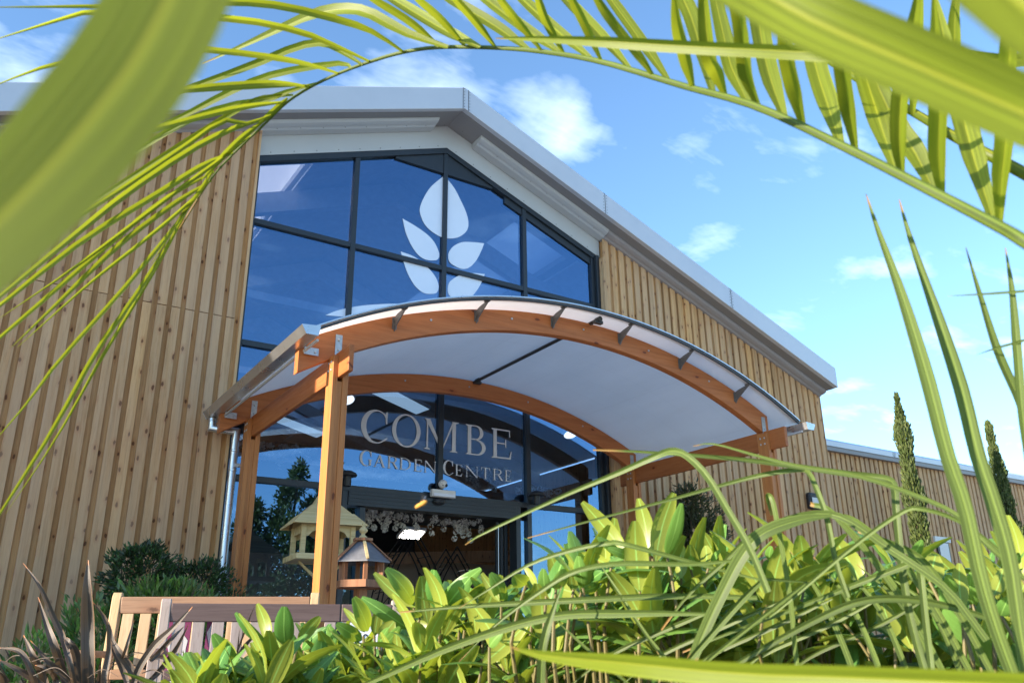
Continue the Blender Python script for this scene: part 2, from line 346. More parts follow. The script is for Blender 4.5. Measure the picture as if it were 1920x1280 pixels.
# clouds all round: scattered everywhere outside the picture, shaped as in it inside
gen = nt.math('MULTIPLY', nt.mr(nt.noise(pl, 0.7, 3), 0.5, 0.75), nt.mr(nt.math('ADD', nt.math('MULTIPLY', dx[0], 0.55), nt.math('MULTIPLY', dx[1], 0.83)), 0.0, -0.4))
m = nt.math('MAXIMUM', m, nt.math('MULTIPLY', gen, 0.3))
cl = nt.math('MULTIPLY', nt.mr(nt.math('ADD', nt.math('ADD', n1, nt.math('MULTIPLY', n2, 0.25)), nt.math('MULTIPLY', m, 0.30)), 0.70, 1.24), 0.75, clamp=True)
skyc = nt.mix(nt.math('MULTIPLY', cl, 0.85, clamp=True), nt.mix(1.0, sky.outputs[0], (0.74, 0.90, 1.05), 'MULTIPLY'), (8.6, 9.6, 10.6))
bg = nt.n('ShaderNodeBackground', Strength=0.13); nt.set(bg.inputs[0], skyc)
nt.t.links.new(bg.outputs[0], nt.out.inputs[0])
S.view_settings.view_transform = 'Standard'; S.view_settings.look = 'None'
S.view_settings.exposure = 1.62; S.view_settings.gamma = 1.0

cd = bpy.data.cameras.new('camera'); cam = bpy.data.objects.new('camera', cd); link(cam); S.camera = cam
cam.matrix_world = Matrix(((_rt.x, _up.x, -_fw.x, CAM.x), (_rt.y, _up.y, -_fw.y, CAM.y), (_rt.z, _up.z, -_fw.z, CAM.z), (0, 0, 0, 1)))
cd.sensor_width = 23.5; cd.lens = F_PX/1920*23.5; cd.clip_start = 0.01; cd.clip_end = 3000
cd.dof.use_dof = True; cd.dof.focus_distance = 5.5; cd.dof.aperture_fstop = 8.5

# ---------------------------------------------------------------- setting
def structure(name, mb, mat): 
    return tag(mb.build(name, mat), None, None, None, 'structure')
g = MB(); g.box((-400, -400, -0.5), (400, 400, 0)); structure('ground', g, M['paving'])
g = MB()
g.sheet([[Vector((x, y, 0.03 + 0.05*noise.noise(Vector((x*2, y*2, 0))))) for x in [i*0.25-1.8 for i in range(23)]] for y in [-10.4+j*0.25 for j in range(17)]])
structure('planting_bed', g, M['soil'])

# ================================================================ THE BUILDING
XA, SL = 5.11, 0.385          # ridge position and roof slope
XL, XR = -2.6, 12.84
B = thing('garden_centre_building', 'timber clad gabled building with a tall blue glazed entrance front', 'building', (0, 0, 0))
def rake(x, z0): return z0 - SL*abs(x-XA)
def cladding(name, x0, x1, y, zb, ztop, pitch, wid, mats, parent, joint=None, seed=1):
    rng = random.Random(seed); mb = MB()
    n = int(round((x1-x0)/pitch)); pitch = (x1-x0)/n
    for i in range(n):
        a = x0+i*pitch
        # recessed board
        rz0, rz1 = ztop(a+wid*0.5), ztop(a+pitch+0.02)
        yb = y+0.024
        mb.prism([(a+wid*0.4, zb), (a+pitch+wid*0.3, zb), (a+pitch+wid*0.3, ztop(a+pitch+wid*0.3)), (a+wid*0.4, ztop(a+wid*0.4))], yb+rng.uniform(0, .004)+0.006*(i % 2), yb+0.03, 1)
        w = wid*rng.uniform(0.95, 1.05); b = a+(wid-w)*rng.random()
        segs = [(zb, joint-0.004), (joint+0.006, None)] if joint else [(zb, None)]
        for s0, s1 in segs:
            yy = y+rng.uniform(-.003, .003); t1 = rng.uniform(-.002, .002)
            mb.add([(b, yy, s0), (b+w, yy+t1, s0), (b+w, yy+.022, s0), (b, yy+.022, s0),
                    (b, yy, s1 or ztop(b)), (b+w, yy+t1, s1 or ztop(b+w)), (b+w, yy+.022, s1 or ztop(b+w)), (b, yy+.022, s1 or ztop(b))],
                   [(0,3,2,1),(4,5,6,7),(0,1,5,4),(1,2,6,5),(2,3,7,6),(3,0,4,7)], None, 0)
    o = mb.build(name, mats, parent)
    if seed != 9:      # dark ventilation gaps at the board heads
        vg = MB()
        for i in range(n):
            a = x0+i*pitch+wid*1.05; h = rng.uniform(.01, .05); vg.box((a, y+.006, ztop(a)-h), (a+(pitch-wid)*.8, y+.023, ztop(a)+.01))
        vg.build('vent_gap', M['black'], o)
    return o
SOF = 7.95                     # soffit height at the ridge, front edge
wall_top = lambda x: rake(x, SOF-0.03)
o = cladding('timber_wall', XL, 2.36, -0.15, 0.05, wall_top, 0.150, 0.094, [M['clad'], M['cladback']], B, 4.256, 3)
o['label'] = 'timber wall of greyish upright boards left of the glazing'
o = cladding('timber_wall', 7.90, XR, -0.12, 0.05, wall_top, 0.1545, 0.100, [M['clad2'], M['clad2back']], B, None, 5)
o['label'] = 'timber wall of golden upright boards right of the glazing'
mb = MB()      # structural wall behind the boards, side walls
mb.prism([(XL, 0), (2.34, 0), (2.34, rake(2.34, 7.9)), (XL, rake(XL, 7.9))], -0.085, 0.2)
mb.build('wall_core', M['cladback'], B); mb = MB()
mb.prism([(7.93, 0), (XR-.03, 0), (XR-.03, rake(XR, 7.9)), (7.93, rake(7.93, 7.9))], -0.06, 0.2)
mb.build('wall_core', M['cladback'], B); mb = MB(); mb.box((XL, 0.2, 0), (XL+.25, 16, rake(XL, 7.9))); mb.build('wall_core', M['cladback'], B); mb = MB(); mb.box((XR-.28, 0.2, 0), (XR-.03, 16, rake(XR, 7.9)))
mb.build('wall_core', M['cladback'], B)
for x0, x1, z1 in ((7.855, 7.90, wall_top(7.88)-.4), (2.362, 2.392, wall_top(2.37)-.02)):
    mb = MB(); mb.box((x0, -0.155, 0.05), (x1, 0.05, z1)); mb.build('corner_trim', M['clad2'], B)
# roof, fascia, soffit
mb = MB(); RL = (1.7, 2.9)      # rooflight strip added to brighten the interior, metres from the ridge
def slab(mb, sgn, u0, u1, z0, z1, y0, y1):
    P = [(XA+sgn*u0, z1-SL*u0), (XA+sgn*u1, z1-SL*u1), (XA+sgn*u1, z0-SL*u1), (XA+sgn*u0, z0-SL*u0)]
    mb.prism(P if sgn > 0 else P[::-1], y0, y1)
for sgn, ue in ((-1, XA-XL+.05), (1, XR+.02-XA)):
    slab(mb, sgn, 0, RL[0], 8.05, 8.29, -.44, 16); slab(mb, sgn, RL[1], ue, 8.05, 8.29, -.44, 16); slab(mb, sgn, RL[0], RL[1], 8.05, 8.29, -.44, 1.0); slab(mb, sgn, RL[0], RL[1], 8.05, 8.29, 15, 16)
    g_ = MB(); slab(g_, sgn, RL[0]+.002, RL[1]-.002, 8.15, 8.16, 1.002, 14.998); fixn(g_.build('rooflight', M['opal'], B))  # opal strip added to let daylight onto the trusses
mb.build('roof', M['fascia'], B)
for sgn, xe in ((-1, XL-.12), (1, XR-.02)):
    mb = MB(); p = [(XA, 8.315), (xe, rake(xe, 8.315)), (xe, rake(xe, 7.955)), (XA, 7.955)]
    mb.prism(p if sgn < 0 else p[::-1], -0.53, -0.445)
    fa = fixn(mb.build('fascia', M['fascia'], B, bevel=0.006))
    sm = MB()   # lapped seams with rows of rivets
    for k in ((0.03,) if sgn < 0 else (0.06, 2.53, 5.17)):
        x = XA+sgn*k; z1, z0 = rake(x, 8.315), rake(x, 7.955)
        sm.box((x-.004, -.533, z0), (x+.004, -.5295, z1))
        for j in range(7):
            for q in ((-.03, .03) if k > .1 else (.02,)):
                sm.ball((x+q, -.533, z0+.03+j*(z1-z0-.05)/6-q*SL*sgn), .006, .004, .006, 6, 4)
    sm.build('seam_strip', M['alu_dk'], fa)
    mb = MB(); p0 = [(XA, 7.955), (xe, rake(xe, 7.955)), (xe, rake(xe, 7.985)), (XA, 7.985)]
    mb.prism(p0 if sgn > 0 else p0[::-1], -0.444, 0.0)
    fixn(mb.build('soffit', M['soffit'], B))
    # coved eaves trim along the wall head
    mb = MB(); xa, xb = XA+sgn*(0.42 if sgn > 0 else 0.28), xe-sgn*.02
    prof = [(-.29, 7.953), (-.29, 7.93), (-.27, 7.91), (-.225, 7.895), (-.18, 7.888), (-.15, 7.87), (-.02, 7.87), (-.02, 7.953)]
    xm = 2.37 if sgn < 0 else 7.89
    for x0_, x1_, mt in ((xa, xm, 'white'), (xm+sgn*.006, xb, 'cove_shade')):  # grey stretch paints the shade on the same white trim
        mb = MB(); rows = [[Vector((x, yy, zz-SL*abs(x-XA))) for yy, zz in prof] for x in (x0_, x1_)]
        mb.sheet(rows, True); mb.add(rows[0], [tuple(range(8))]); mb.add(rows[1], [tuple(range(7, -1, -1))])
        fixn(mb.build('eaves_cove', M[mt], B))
    # white gable panel above the glazing
    xe2 = 2.395 if sgn < 0 else 7.9
    mb = MB(); p = [(XA, 7.952), (xe2, rake(xe2, 7.952)), (xe2, rake(xe2, 7.585)), (XA, 7.585)]
    mb.prism(p if sgn > 0 else p[::-1], -0.012, 0.09); fixn(mb.build('gable_panel', M['white'], B))
    sc = MB()
    for j in range(9):
        x = XA+sgn*(0.15+j*.3); sc.ball((x, -.013, rake(x, 7.62)), .007, .005, .007, 6, 4); sc.ball((x, -.20, rake(x, 7.868)), .006, .006, .006, 6, 4)
    sc.build('screw', M['alu_dk'], B)

# ---------------------------------------------------------------- glazed screen
G = thing('glazed_screen', None, None, (0, 0, 0), None, 0, B)
G['label'] = 'blue reflective glazed screen in anthracite frames'
MX = [2.40, 3.748, 5.109, 6.473, 7.85]; TZ = [2.467, 4.049, 5.642]; RK = 7.578
for x in MX[1:4]:
    top = rake(x, RK-.03); bot = 2.467 if x == MX[2] else 0.0
    mb = MB(); mb.box((x-.035, 0, bot), (x+.035, .13, top)); mb.build('mullion', M['frame'], G, bevel=.004)
for a, b in ((2.394, 2.45), (7.73, 7.79)):
    mb = MB(); mb.box((a, .0, 0), (b, .13, rake((a+b)/2, RK-.04))); mb.build('mullion', M['frame'], G, bevel=.004)
mb = MB(); mb.box((7.792, -.06, 0), (7.85, .12, rake(7.82, RK-.02))); mb.build('jamb_post', M['frame'], G, bevel=.008)
for i in range(4):
    for z in TZ:
        a, b = MX[i]+.036, MX[i+1]-.036
        if i == 0: a = 2.452
        if i == 3: b = 7.728
        mb = MB(); mb.box((a, .002, z-.035), (b, .125, z+.035)); mb.build('transom', M['frame'], G, bevel=.004)
for sgn in (-1, 1):
    mb = MB(); xe = 2.396 if sgn < 0 else 7.852
    p = [(XA, RK), (xe, rake(xe, RK)), (xe, rake(xe, RK-.085)), (XA, RK-.085)]
    mb.prism(p if sgn > 0 else p[::-1], -.014, .128); fixn(mb.build('head_frame', M['frame'], G))
    # deep dark reveal under the sloping head
    mb = MB(); p = [(XA+sgn*1.02, rake(XA+1.02, RK-.086)), (xe, rake(xe, RK-.086)), (xe, rake(xe, RK-.20)), (XA+sgn*1.02, rake(XA+1.02, RK-.20))]
    if sgn > 0: mb.prism(p, .02, .126); fixn(mb.build('head_reveal', M['frame'], G))
zt = 7.185
xw = (RK-.086-zt)/SL
for sg in (-1, 1):
    mb = MB(); mb.prism([(XA+sg*.036, zt), (XA+sg*xw, zt), (XA+sg*.036, RK-.087-.036*SL)], .015, .10); a, b = sorted((XA+sg*xw, XA+sg*.036)); mb.box((a, .01, zt-.03), (b, .11, zt+.002))
    fixn(mb.build('apex_infill_panel', M['frame'], G))
# panes, one object each
def pane(poly, lab=None):
    y = .045+random.uniform(-.002, .002); tx, tz = random.uniform(-.0012, .0012), random.uniform(-.0012, .0012)
    cx = sum(p[0] for p in poly)/len(poly); cz = sum(p[1] for p in poly)/len(poly)
    mb = MB(); mb.add([(px, y+(px-cx)*tx+(pz-cz)*tz, pz) for px, pz in poly], [tuple(range(len(poly)))])
    return mb.build('pane', M['glass'], G)
for i in range(4):
    a, b = MX[i]+.03, MX[i+1]-.03
    if i == 3: b = 7.74
    zs = [0.05] + TZ
    for j in range(4):
        z0 = zs[j]+.03; z1 = zs[j+1]-.03 if j < 3 else None
        if j == 0 and i in (1, 2): continue
        if z1: pane([(a, z0), (b, z0), (b, z1), (a, z1)])
        elif i == 0: pane([(a, z0), (b, z0), (b, rake(b, RK-.08)), (a, rake(a, RK-.08))])
        elif i == 3: pane([(a, z0), (b, z0), (b, rake(b, RK-.08)), (a, rake(a, RK-.08))])
        elif i == 1: pane([(a, z0), (b, z0), (b, zt-.02), (XA-xw, zt-.02), (a, rake(a, RK-.08))])
        else: pane([(a, z0), (b, z0), (b, rake(b, RK-.08)), (XA+xw, zt-.02), (a, zt-.02)])
# leaf emblem on the glass
EMB = [[(5.10,7.14),(4.89,6.89),(4.78,6.68),(4.72,6.49),(4.74,6.37),(4.81,6.25),(4.93,6.17),(5.08,6.13),(5.23,6.15),(5.37,6.22),(5.48,6.34),(5.51,6.47),(5.47,6.64),(5.36,6.84),(5.26,6.99)],
 [(4.46,6.25),(4.63,6.20),(4.83,6.12),(4.96,6.02),(5.04,5.87),(5.02,5.77),(4.93,5.73),(4.82,5.72),(4.72,5.76),(4.62,5.86),(4.52,6.04)],
 [(5.78,6.22),(5.60,6.19),(5.41,6.14),(5.27,6.04),(5.19,5.91),(5.20,5.79),(5.28,5.74),(5.42,5.72),(5.54,5.78),(5.65,5.92),(5.73,6.09)],
 [(4.45,5.745),(4.65,5.72),(4.82,5.64),(4.97,5.52),(5.04,5.39),(5.02,5.27),(4.91,5.22),(4.80,5.22),(4.68,5.29),(4.57,5.44),(4.50,5.60)],
 [(5.79,5.73),(5.60,5.70),(5.42,5.64),(5.28,5.54),(5.20,5.44),(5.19,5.31),(5.26,5.24),(5.40,5.215),(5.53,5.28),(5.66,5.45),(5.74,5.60)],
 [(3.45,4.60),(3.61,4.70),(3.86,4.81),(4.11,4.89),(4.38,4.96),(4.65,5.01),(4.94,5.03),(5.25,5.02),(5.6,4.97),(5.3,4.93),(4.9,4.86),(4.45,4.75),(4.03,4.67),(3.75,4.64)]]
mb = MB()
for k, P in enumerate(EMB):
    tip = P[0]; sm = spline([Vector(p) for p in P] + [Vector(tip)], 60)[:-1]
    mb.prism([(p.x, p.y) for p in sm], .036, .039)
fixn(mb.build('leaf_emblem', M['vinyl'], G))
# ---- serif lettering cut from film
LAYER = [0]
def poly(mb, pts, ox, oz, s, sx):
    LAYER[0] += 1; y = .036 - (LAYER[0] % 9)*.0006
    P = [(ox+px*sx, oz+pz*s) for px, pz in pts]
    mb.prism(P, y, y+.0004)
def stem(mb, x, w, ox, oz, s, sx, z0=0, z1=1, ser=.11, sb=True, st=True):
    poly(mb, [(x, z0), (x+w, z0), (x+w, z1), (x, z1)], ox, oz, s, sx)
    for f, z, h in ((sb, z0, .028), (st, z1, -.028)):
        if f: poly(mb, [(x-ser, z), (x+w+ser, z), (x+w+ser*.7, z+h), (x+w, z+h*2.2), (x, z+h*2.2), (x-ser*.7, z+h)], ox, oz, s, sx)
def ring(mb, cx, cz, ro, zo, ri, zi, a0, a1, ox, oz, s, sx, shift=0.0):
    n = max(6, int((a1-a0)/8)); LAYER[0] += 1; y = .036 - (LAYER[0] % 9)*.0006
    for i in range(n):
        q = [R(a0+(a1-a0)*(i+k)/n) for k in (0, 1)]
        P = [(cx+ro*math.cos(q[0]), cz+zo*math.sin(q[0])), (cx+ro*math.cos(q[1]), cz+zo*math.sin(q[1])), (cx+shift+ri*math.cos(q[1]), cz+zi*math.sin(q[1])), (cx+shift+ri*math.cos(q[0]), cz+zi*math.sin(q[0]))]
        mb.add([(ox+a*sx, y, oz+b*s) for a, b in P], [(0, 3, 2, 1)])
def glyph(mb, ch, x0, x1, z, s):
    w = x1-x0
    a = (x0, z, s, w)          # local x runs 0..1 over the letter's width
    t = .16*s/w*.85; th = .055*s/w; ser = .085*s/w
    P = lambda pts: poly(mb, pts, *a)
    ST = lambda x, ww, **k: stem(mb, x, ww, *a, **{'ser': ser, **k})
    if ch in 'CG':
        ring(mb, .54, .5, .54, .53, .54-t*.95, .485, 48, 312, *a, shift=t*.35)
        P([(.90, .62), (.955, .62), (.955, 1.0), (.91, 1.0), (.84, .86), (.88, .80)])
        if ch == 'C': P([(.87, .14), (.97, .20), (.985, .17), (.90, .09), (.82, .05)])
        else: ST(.955-t, t, z0=.04, z1=.42, sb=False, ser=ser*.9)
    elif ch == 'O': ring(mb, .5, .5, .5, .53, .5-t*1.02, .487, 0, 360, *a)
    elif ch == 'M':
        ST(.09, th, ser=ser); ST(.91-t, t, ser=ser, st=False)
        P([(.05, 1), (.05+t*1.25, 1), (.545, .04), (.50, 0)]); P([(.50, 0), (.545, .04), (.91-t*.35, 1), (.82, 1)])
        P([(.82, 1), (1.0, 1), (.98, .97), (.91, .94), (.80, .94)])
    elif ch in 'BDR':
        ST(.12, t)
        if ch == 'D':
            ring(mb, .42, .5, .58, .5, .58-t*1.05, .455, -90, 90, *a); P([(.12+t*.9, .955), (.43, .955), (.43, 1), (.12+t*.9, 1)]); P([(.12+t*.9, 0), (.43, 0), (.43, .045), (.12+t*.9, .045)])
        else:
            ring(mb, .52, .755, .36, .245, .36-t, .205, -90, 90, *a); P([(.12+t*.9, .96), (.53, .96), (.53, 1), (.12+t*.9, 1)]); P([(.12+t*.9, .51), (.53, .51), (.53, .55), (.12+t*.9, .55)])
            if ch == 'B':
                ring(mb, .55, .265, .45, .265, .45-t*1.05, .222, -90, 90, *a); P([(.12+t*.9, 0), (.56, 0), (.56, .045), (.12+t*.9, .045)])
            else: P([(.46, .52), (.46+t*1.15, .53), (1.02, .03), (1.06, 0), (.84, 0)])
    elif ch == 'E':
        ST(.14, t); P([(.14+t*.9, .955), (.90, .955), (.92, .75), (.96, .75), (.94, 1), (.14+t*.9, 1)])
        P([(.14+t*.9, .49), (.70, .49), (.72, .38), (.76, .38), (.76, .66), (.72, .66), (.70, .535), (.14+t*.9, .535)])
        P([(.14+t*.9, 0), (.97, 0), (1.02, .27), (.98, .27), (.90, .05), (.14+t*.9, .05)])
    elif ch == 'A':
        P([(.47, 1), (.53, 1), (.53, .85), (.17, .03), (.12, .03)]); P([(.47, 1), (.56, 1), (.95, .03), (.95-t*1.2, .03), (.43, .93)])
        P([(.27, .34), (.72, .34), (.70, .385), (.29, .385)]); P([(0, 0), (.30, 0), (.30, .028), (0, .028)]); P([(.68, 0), (1.03, 0), (1.03, .028), (.68, .028)])
    elif ch == 'N':
        ST(.10, th, st=False); ST(.90-th, th, sb=False); P([(.02, 1), (.05+t*1.3, 1), (.90, .06), (.90, -.01), (.86, 0)]); 
    elif ch == 'T':
        ST(.5-t/2, t, st=False); P([(.03, .955), (.97, .955), (.97, 1), (.03, 1)]); P([(.0, .75), (.04, .75), (.09, .955), (.03, .98)]); P([(1, .75), (.96, .75), (.91, .955), (.97, .98)])
mb = MB()
for ch, a, b in (('C', 4.003, 4.373), ('O', 4.423, 4.824), ('M', 4.864, 5.388), ('B', 5.484, 5.802), ('E', 5.877, 6.207)): glyph(mb, ch, a, b, 3.065, .405)
for ch, a, b in (('G',4.01,4.169),('A',4.191,4.35),('R',4.376,4.522),('D',4.538,4.701),('E',4.742,4.853),('N',4.887,5.065),('C',5.16,5.311),('E',5.339,5.44),('N',5.488,5.692),('T',5.729,5.868),('R',5.908,6.07),('E',6.1,6.201)):
    glyph(mb, ch, a, b, 2.765, .185 if ch == 'G' or (ch == 'C') else .150)
fixn(mb.build('sign_lettering', M['letter'], G))
# ---- door set
DR = thing('entrance_door', None, None, (0, 0, 0), None, 0, B); DR['label'] = 'open automatic sliding doors in an anthracite frame'
for x0, x1, z1 in ((3.79, 3.86, 2.43), (6.24, 6.31, 2.43), (4.02, 4.09, 2.25)):
    mb = MB(); mb.box((x0, -.025, 0), (x1, .15, z1)); mb.build('door_frame', M['frame'], DR, bevel=.004)
mb = MB(); mb.box((3.862, -.04, 2.262), (6.238, .16, 2.43))
for z in (2.30, 2.345, 2.39): mb.box((3.87, -.046, z), (6.23, -.0405, z+.030))
mb.build('door_header', M['frame'], DR, bevel=.003)
for x0, x1 in ((4.10, 4.16), (6.05, 6.09), (6.115, 6.155), (6.18, 6.225)):
    mb = MB(); mb.box((x0, .17, 0), (x1, .21, 2.24)); mb.build('sliding_leaf_stile', M['frame'], DR, bevel=.003)
for a, b in ((3.86, 4.02), (6.31, 6.44)): 
    mb = MB(); mb.add([(a, .05, .05), (b, .05, .05), (b, .05, 2.26), (a, .05, 2.26)], [(0, 1, 2, 3)]); mb.build('side_pane', M['glass'], DR)
for x in (4.12, 6.07):
    mb = MB(); mb.tube([(x, .155, .6), (x, .155, 2.2)], .008); mb.build('door_handle', M['alu'], DR)

# ---------------------------------------------------------------- interior, seen dimly through the panes
mb = MB(); mb.box((XL+.26, .25, .002), (XR-.3, 15.7, .03)); tag(mb.build('shop_floor', M['paving']), kind='structure')
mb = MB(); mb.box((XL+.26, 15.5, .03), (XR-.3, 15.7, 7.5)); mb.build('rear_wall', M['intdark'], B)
mb = MB()
for sgn, ue in ((-1, XA-XL-.26), (1, XR-.3-XA)):
    slab(mb, sgn, 0, RL[0], 7.86, 7.90, .21, 15.6); slab(mb, sgn, RL[1], ue, 7.86, 7.90, .21, 15.6)
fixn(mb.build('roof_lining', M['introof'], B))
for yy in (1.6, 5.0, 8.4, 11.8):
    mb = MB()
    for sgn, xe in ((-1, XL+.3), (1, XR-.3)):
        p = [(XA, 7.80), (xe, rake(xe, 7.80)), (xe, rake(xe, 7.5)), (XA, 7.45)]; mb.prism(p if sgn > 0 else p[::-1], yy, yy+.14)
    mb.box((XL+.3, yy+.02, 5.3), (XR-.3, yy+.12, 5.42)); fixn(mb.build('roof_truss', M['steel'], B))
mb = MB(); mb.box((3.3, 7.0, 0.03), (12.3, 7.2, 2.45)); mb.build('partition_wall', M['intwall'], B)
mb = MB(); mb.prism([(6.75, 2.5), (6.9, 2.28), (12, 2.60), (12, 2.85)], 6.7, 6.8); fixn(mb.build('timber_canopy_edge', M['clad'], B))
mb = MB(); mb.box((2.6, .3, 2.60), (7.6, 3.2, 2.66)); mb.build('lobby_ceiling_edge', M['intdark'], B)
for (x, y, z, a, b) in ((7.36, 5.3, 2.74, .20, .13),):
    t_ = thing('ceiling_light_panel', 'lit square ceiling panel seen through the open doorway', 'ceiling light', (x, y, z))
    mb = MB(); mb.box((-a-.04, -b-.04, .0), (a+.04, b+.04, .06)); mb.build('housing', M['offwhite'], t_); mb = MB(); mb.box((-a, -b, -.012), (a, b, -.002)); mb.build('diffuser', M['lamp'], t_); t_.rotation_euler = (R(-24), 0, 0)
for k, (x, y, z, lab) in enumerate(((7.357, .19, 3.6, 'round white downlight glowing behind the pane right of the lettering'), (3.849, .19, 3.6, 'round white downlight glowing beside the front left post'))):
    t_ = thing('downlight', lab, 'ceiling light', (x, y, z), 'downlights behind the entrance glass')
    mb = MB(); mb.lathe([(.001, 0), (.115, 0), (.125, .004), (.125, .05), (.001, .05)], (0, 0, 0), 24); mb.build('housing', M['offwhite'], t_)
    mb = MB(); mb.lathe([(.001, -.004), (.105, -.004)], (0, 0, 0), 24); mb.build('diffuser', M['lamp_soft'], t_); t_.rotation_euler = (R(-24), 0, 0)
for k, (P, lab) in enumerate((([(4.757,1.594),(4.895,1.233),(5.943,1.964),(5.9,2.33)], 'long pale ceiling panel seen slanting above the lettering'), ([(4.113,3.918),(4.14,3.553),(5.15,4.25),(5.1,4.62)], 'long pale ceiling panel seen left of the front post'))):
    z = 4.2; t_ = thing('light_panel', lab, 'ceiling light', (P[0][0], P[0][1], z), 'pale light panels inside')
    mb = MB(); mb.prism([(x-P[0][0], y-P[0][1]) for x, y in P], 0, .05, axis='z'); fixn(mb.build('panel', M['rooflight'], t_))
    mb = MB(); q = [(x-P[0][0], y-P[0][1]) for x, y in P]
    for i in range(4): mb.tube([(*q[i], .03), (*q[(i+1) % 4], .03)], .03, 6)
    mb.build('surround', M['steel'], t_)
# garden arches inside the door
def garden_arch(x, y, lab, s=1.0):
    t_ = thing('metal_garden_arch', lab, 'garden arch', (x, y, 0), 'black metal arches inside the doorway'); f = MB(); r = MB()
    for yy in (0, .45):
        for q in (0, .12):
            L = [Vector((-.62+q, yy, 0)), Vector((-.60+q, yy, 1.2)), Vector((-.42+q*.9, yy, 1.95)), Vector((0, yy, 2.62-q*1.2))]
            Lr = [Vector((-v.x, v.y, v.z)) for v in L]
            f.tube(spline([v*s for v in L], 14), .011, 6); f.tube(spline([v*s for v in Lr], 14), .011, 6)
        for k in range(9):
            z = .3+k*.22; xx = .60 if z < 1.2 else .60-(z-1.2)*.24
            for sg in (-1, 1): r.tube([(sg*xx*s, yy, z*s), (sg*(xx-.11)*s, yy, (z+.12)*s)], .007, 5)
    for k in range(7):
        z = .4+k*.3; xx = .60 if z < 1.2 else .60-(z-1.2)*.3
        for sg in (-1, 1): r.tube([(sg*xx*s, 0, z*s), (sg*xx*s, .45, z*s)], .007, 5)
    f.build('arch_frame', M['blackm'], t_); r.build('rungs', M['blackm'], t_)  # all rungs of the arch in one mesh
garden_arch(6.28, 3.0, 'black metal garden arch standing just inside the doorway beside the bird table', .95)
garden_arch(7.45, 3.7, 'second black metal garden arch deeper inside the doorway', .9)
def leafcloud(mb, c, rad, n, ln, wd, rng, shell=.6, up=.3, fold=.25, dens=None):
    'scatter n small folded leaves through an uneven ellipsoid, facing outward'
    c = Vector(c)
    for i in range(n):
        while True:
            v = Vector((rng.gauss(0, 1), rng.gauss(0, 1), rng.gauss(0, 1))).normalized()
            k = (shell+(1-shell)*rng.random())*(.78+.38*noise.noise(v*2.2+c))
            p = Vector((v.x*rad[0], v.y*rad[1], v.z*rad[2]))*k
            if noise.noise((p+c)*(1.6/max(rad)) * 2.2) > -.28: break
        d = (v+Vector((rng.uniform(-.8, .8), rng.uniform(-.8, .8), rng.uniform(-.5, .7)+up))).normalized()
        side = d.cross(Vector((rng.uniform(-1, 1), rng.uniform(-1, 1), rng.uniform(-1, 1)))).normalized(); nn = side.cross(d)
        L = ln*rng.uniform(.7, 1.25); W = wd*rng.uniform(.75, 1.2)*.5; a = c+p
        mid = a+d*L*.5-nn*fold*W
        mb.add([a, a+d*L*.45+side*W, a+d*L, a+d*L*.45-side*W, mid], [(0, 4, 1), (4, 2, 1), (0, 3, 4), (4, 3, 2)], [(.5, 0), (1, .5), (.5, 1), (0, .5), (.5, .5)])
rng = random.Random(11)
mb = MB(); leafcloud(mb, (0, 0, 1.15), (.5, .4, .85), 700, .14, .03, rng); t_ = thing('indoor_plant', 'dark feathery plant inside the doorway before the cream wall', 'plant', (8.55, 4.6, 0)); mb.build('foliage', M['dkleaf'], t_)
mb = MB(); mb.lathe([(.001, 0), (.17, 0), (.22, .34), (.19, .34), (.001, .3)], (0, 0, .03), 16); mb.tube([(0, 0, .3), (0, 0, 1.2)], .02); mb.build('pot', M['black'], t_)
def garland(cx, y, z, w, h, lab, seed):
    rg = random.Random(seed); mb = MB(); st = MB()
    n = max(3, int(w/.055))
    for i in range(n):
        x = -w/2+w*i/(n-1); nh = int(1+rg.random()*h/.06)
        for k in range(nh):
            c = Vector((x+rg.uniform(-.04, .04), rg.uniform(-.07, .07), -k*.055+rg.uniform(-.03, .03)))
            for q in range(18):
                v = Vector((rg.gauss(0, 1), rg.gauss(0, 1), rg.gauss(0, 1))).normalized(); sd = v.orthogonal().normalized(); up = v.cross(sd); p = c+v*.034
                a = rg.uniform(0, 6.3); e1 = (sd*math.cos(a)+up*math.sin(a))*.017; e2 = (up*math.cos(a)-sd*math.sin(a))*.017
                mb.add([p-e1, p+e2+v*.008, p+e1, p-e2+v*.008], [(0, 1, 2, 3)])
    st.tube([(-w/2-.05, 0, .03), (0, 0, .05), (w/2+.05, 0, .03)], .012, 6)
    t_ = thing('blossom_garland', lab, 'garland', (cx, y, z), 'white blossom garlands behind the entrance glass'); mb.build('blossom', M['blossom'], t_); st.build('branch', M['bark'], t_)
garland(3.15, .45, 2.98, 1.15, .42, 'white blossom garland behind the pane left of the front post', 1)
garland(4.45, .40, 2.80, 1.1, .33, 'white blossom garland behind the glass under the smaller lettering', 2)
garland(6.05, .45, 2.98, .75, .42, 'white blossom garland behind the glass under the last big letter', 3)
garland(6.95, .45, 2.78, .7, .32, 'white blossom garland behind the pane right of the doors', 4)
garland(4.75, .75, 2.33, .95, .26, 'white blossom garland hanging in the top left of the doorway', 5)
garland(5.75, .75, 2.30, .75, .26, 'white blossom garland hanging in the top right of the doorway', 6)
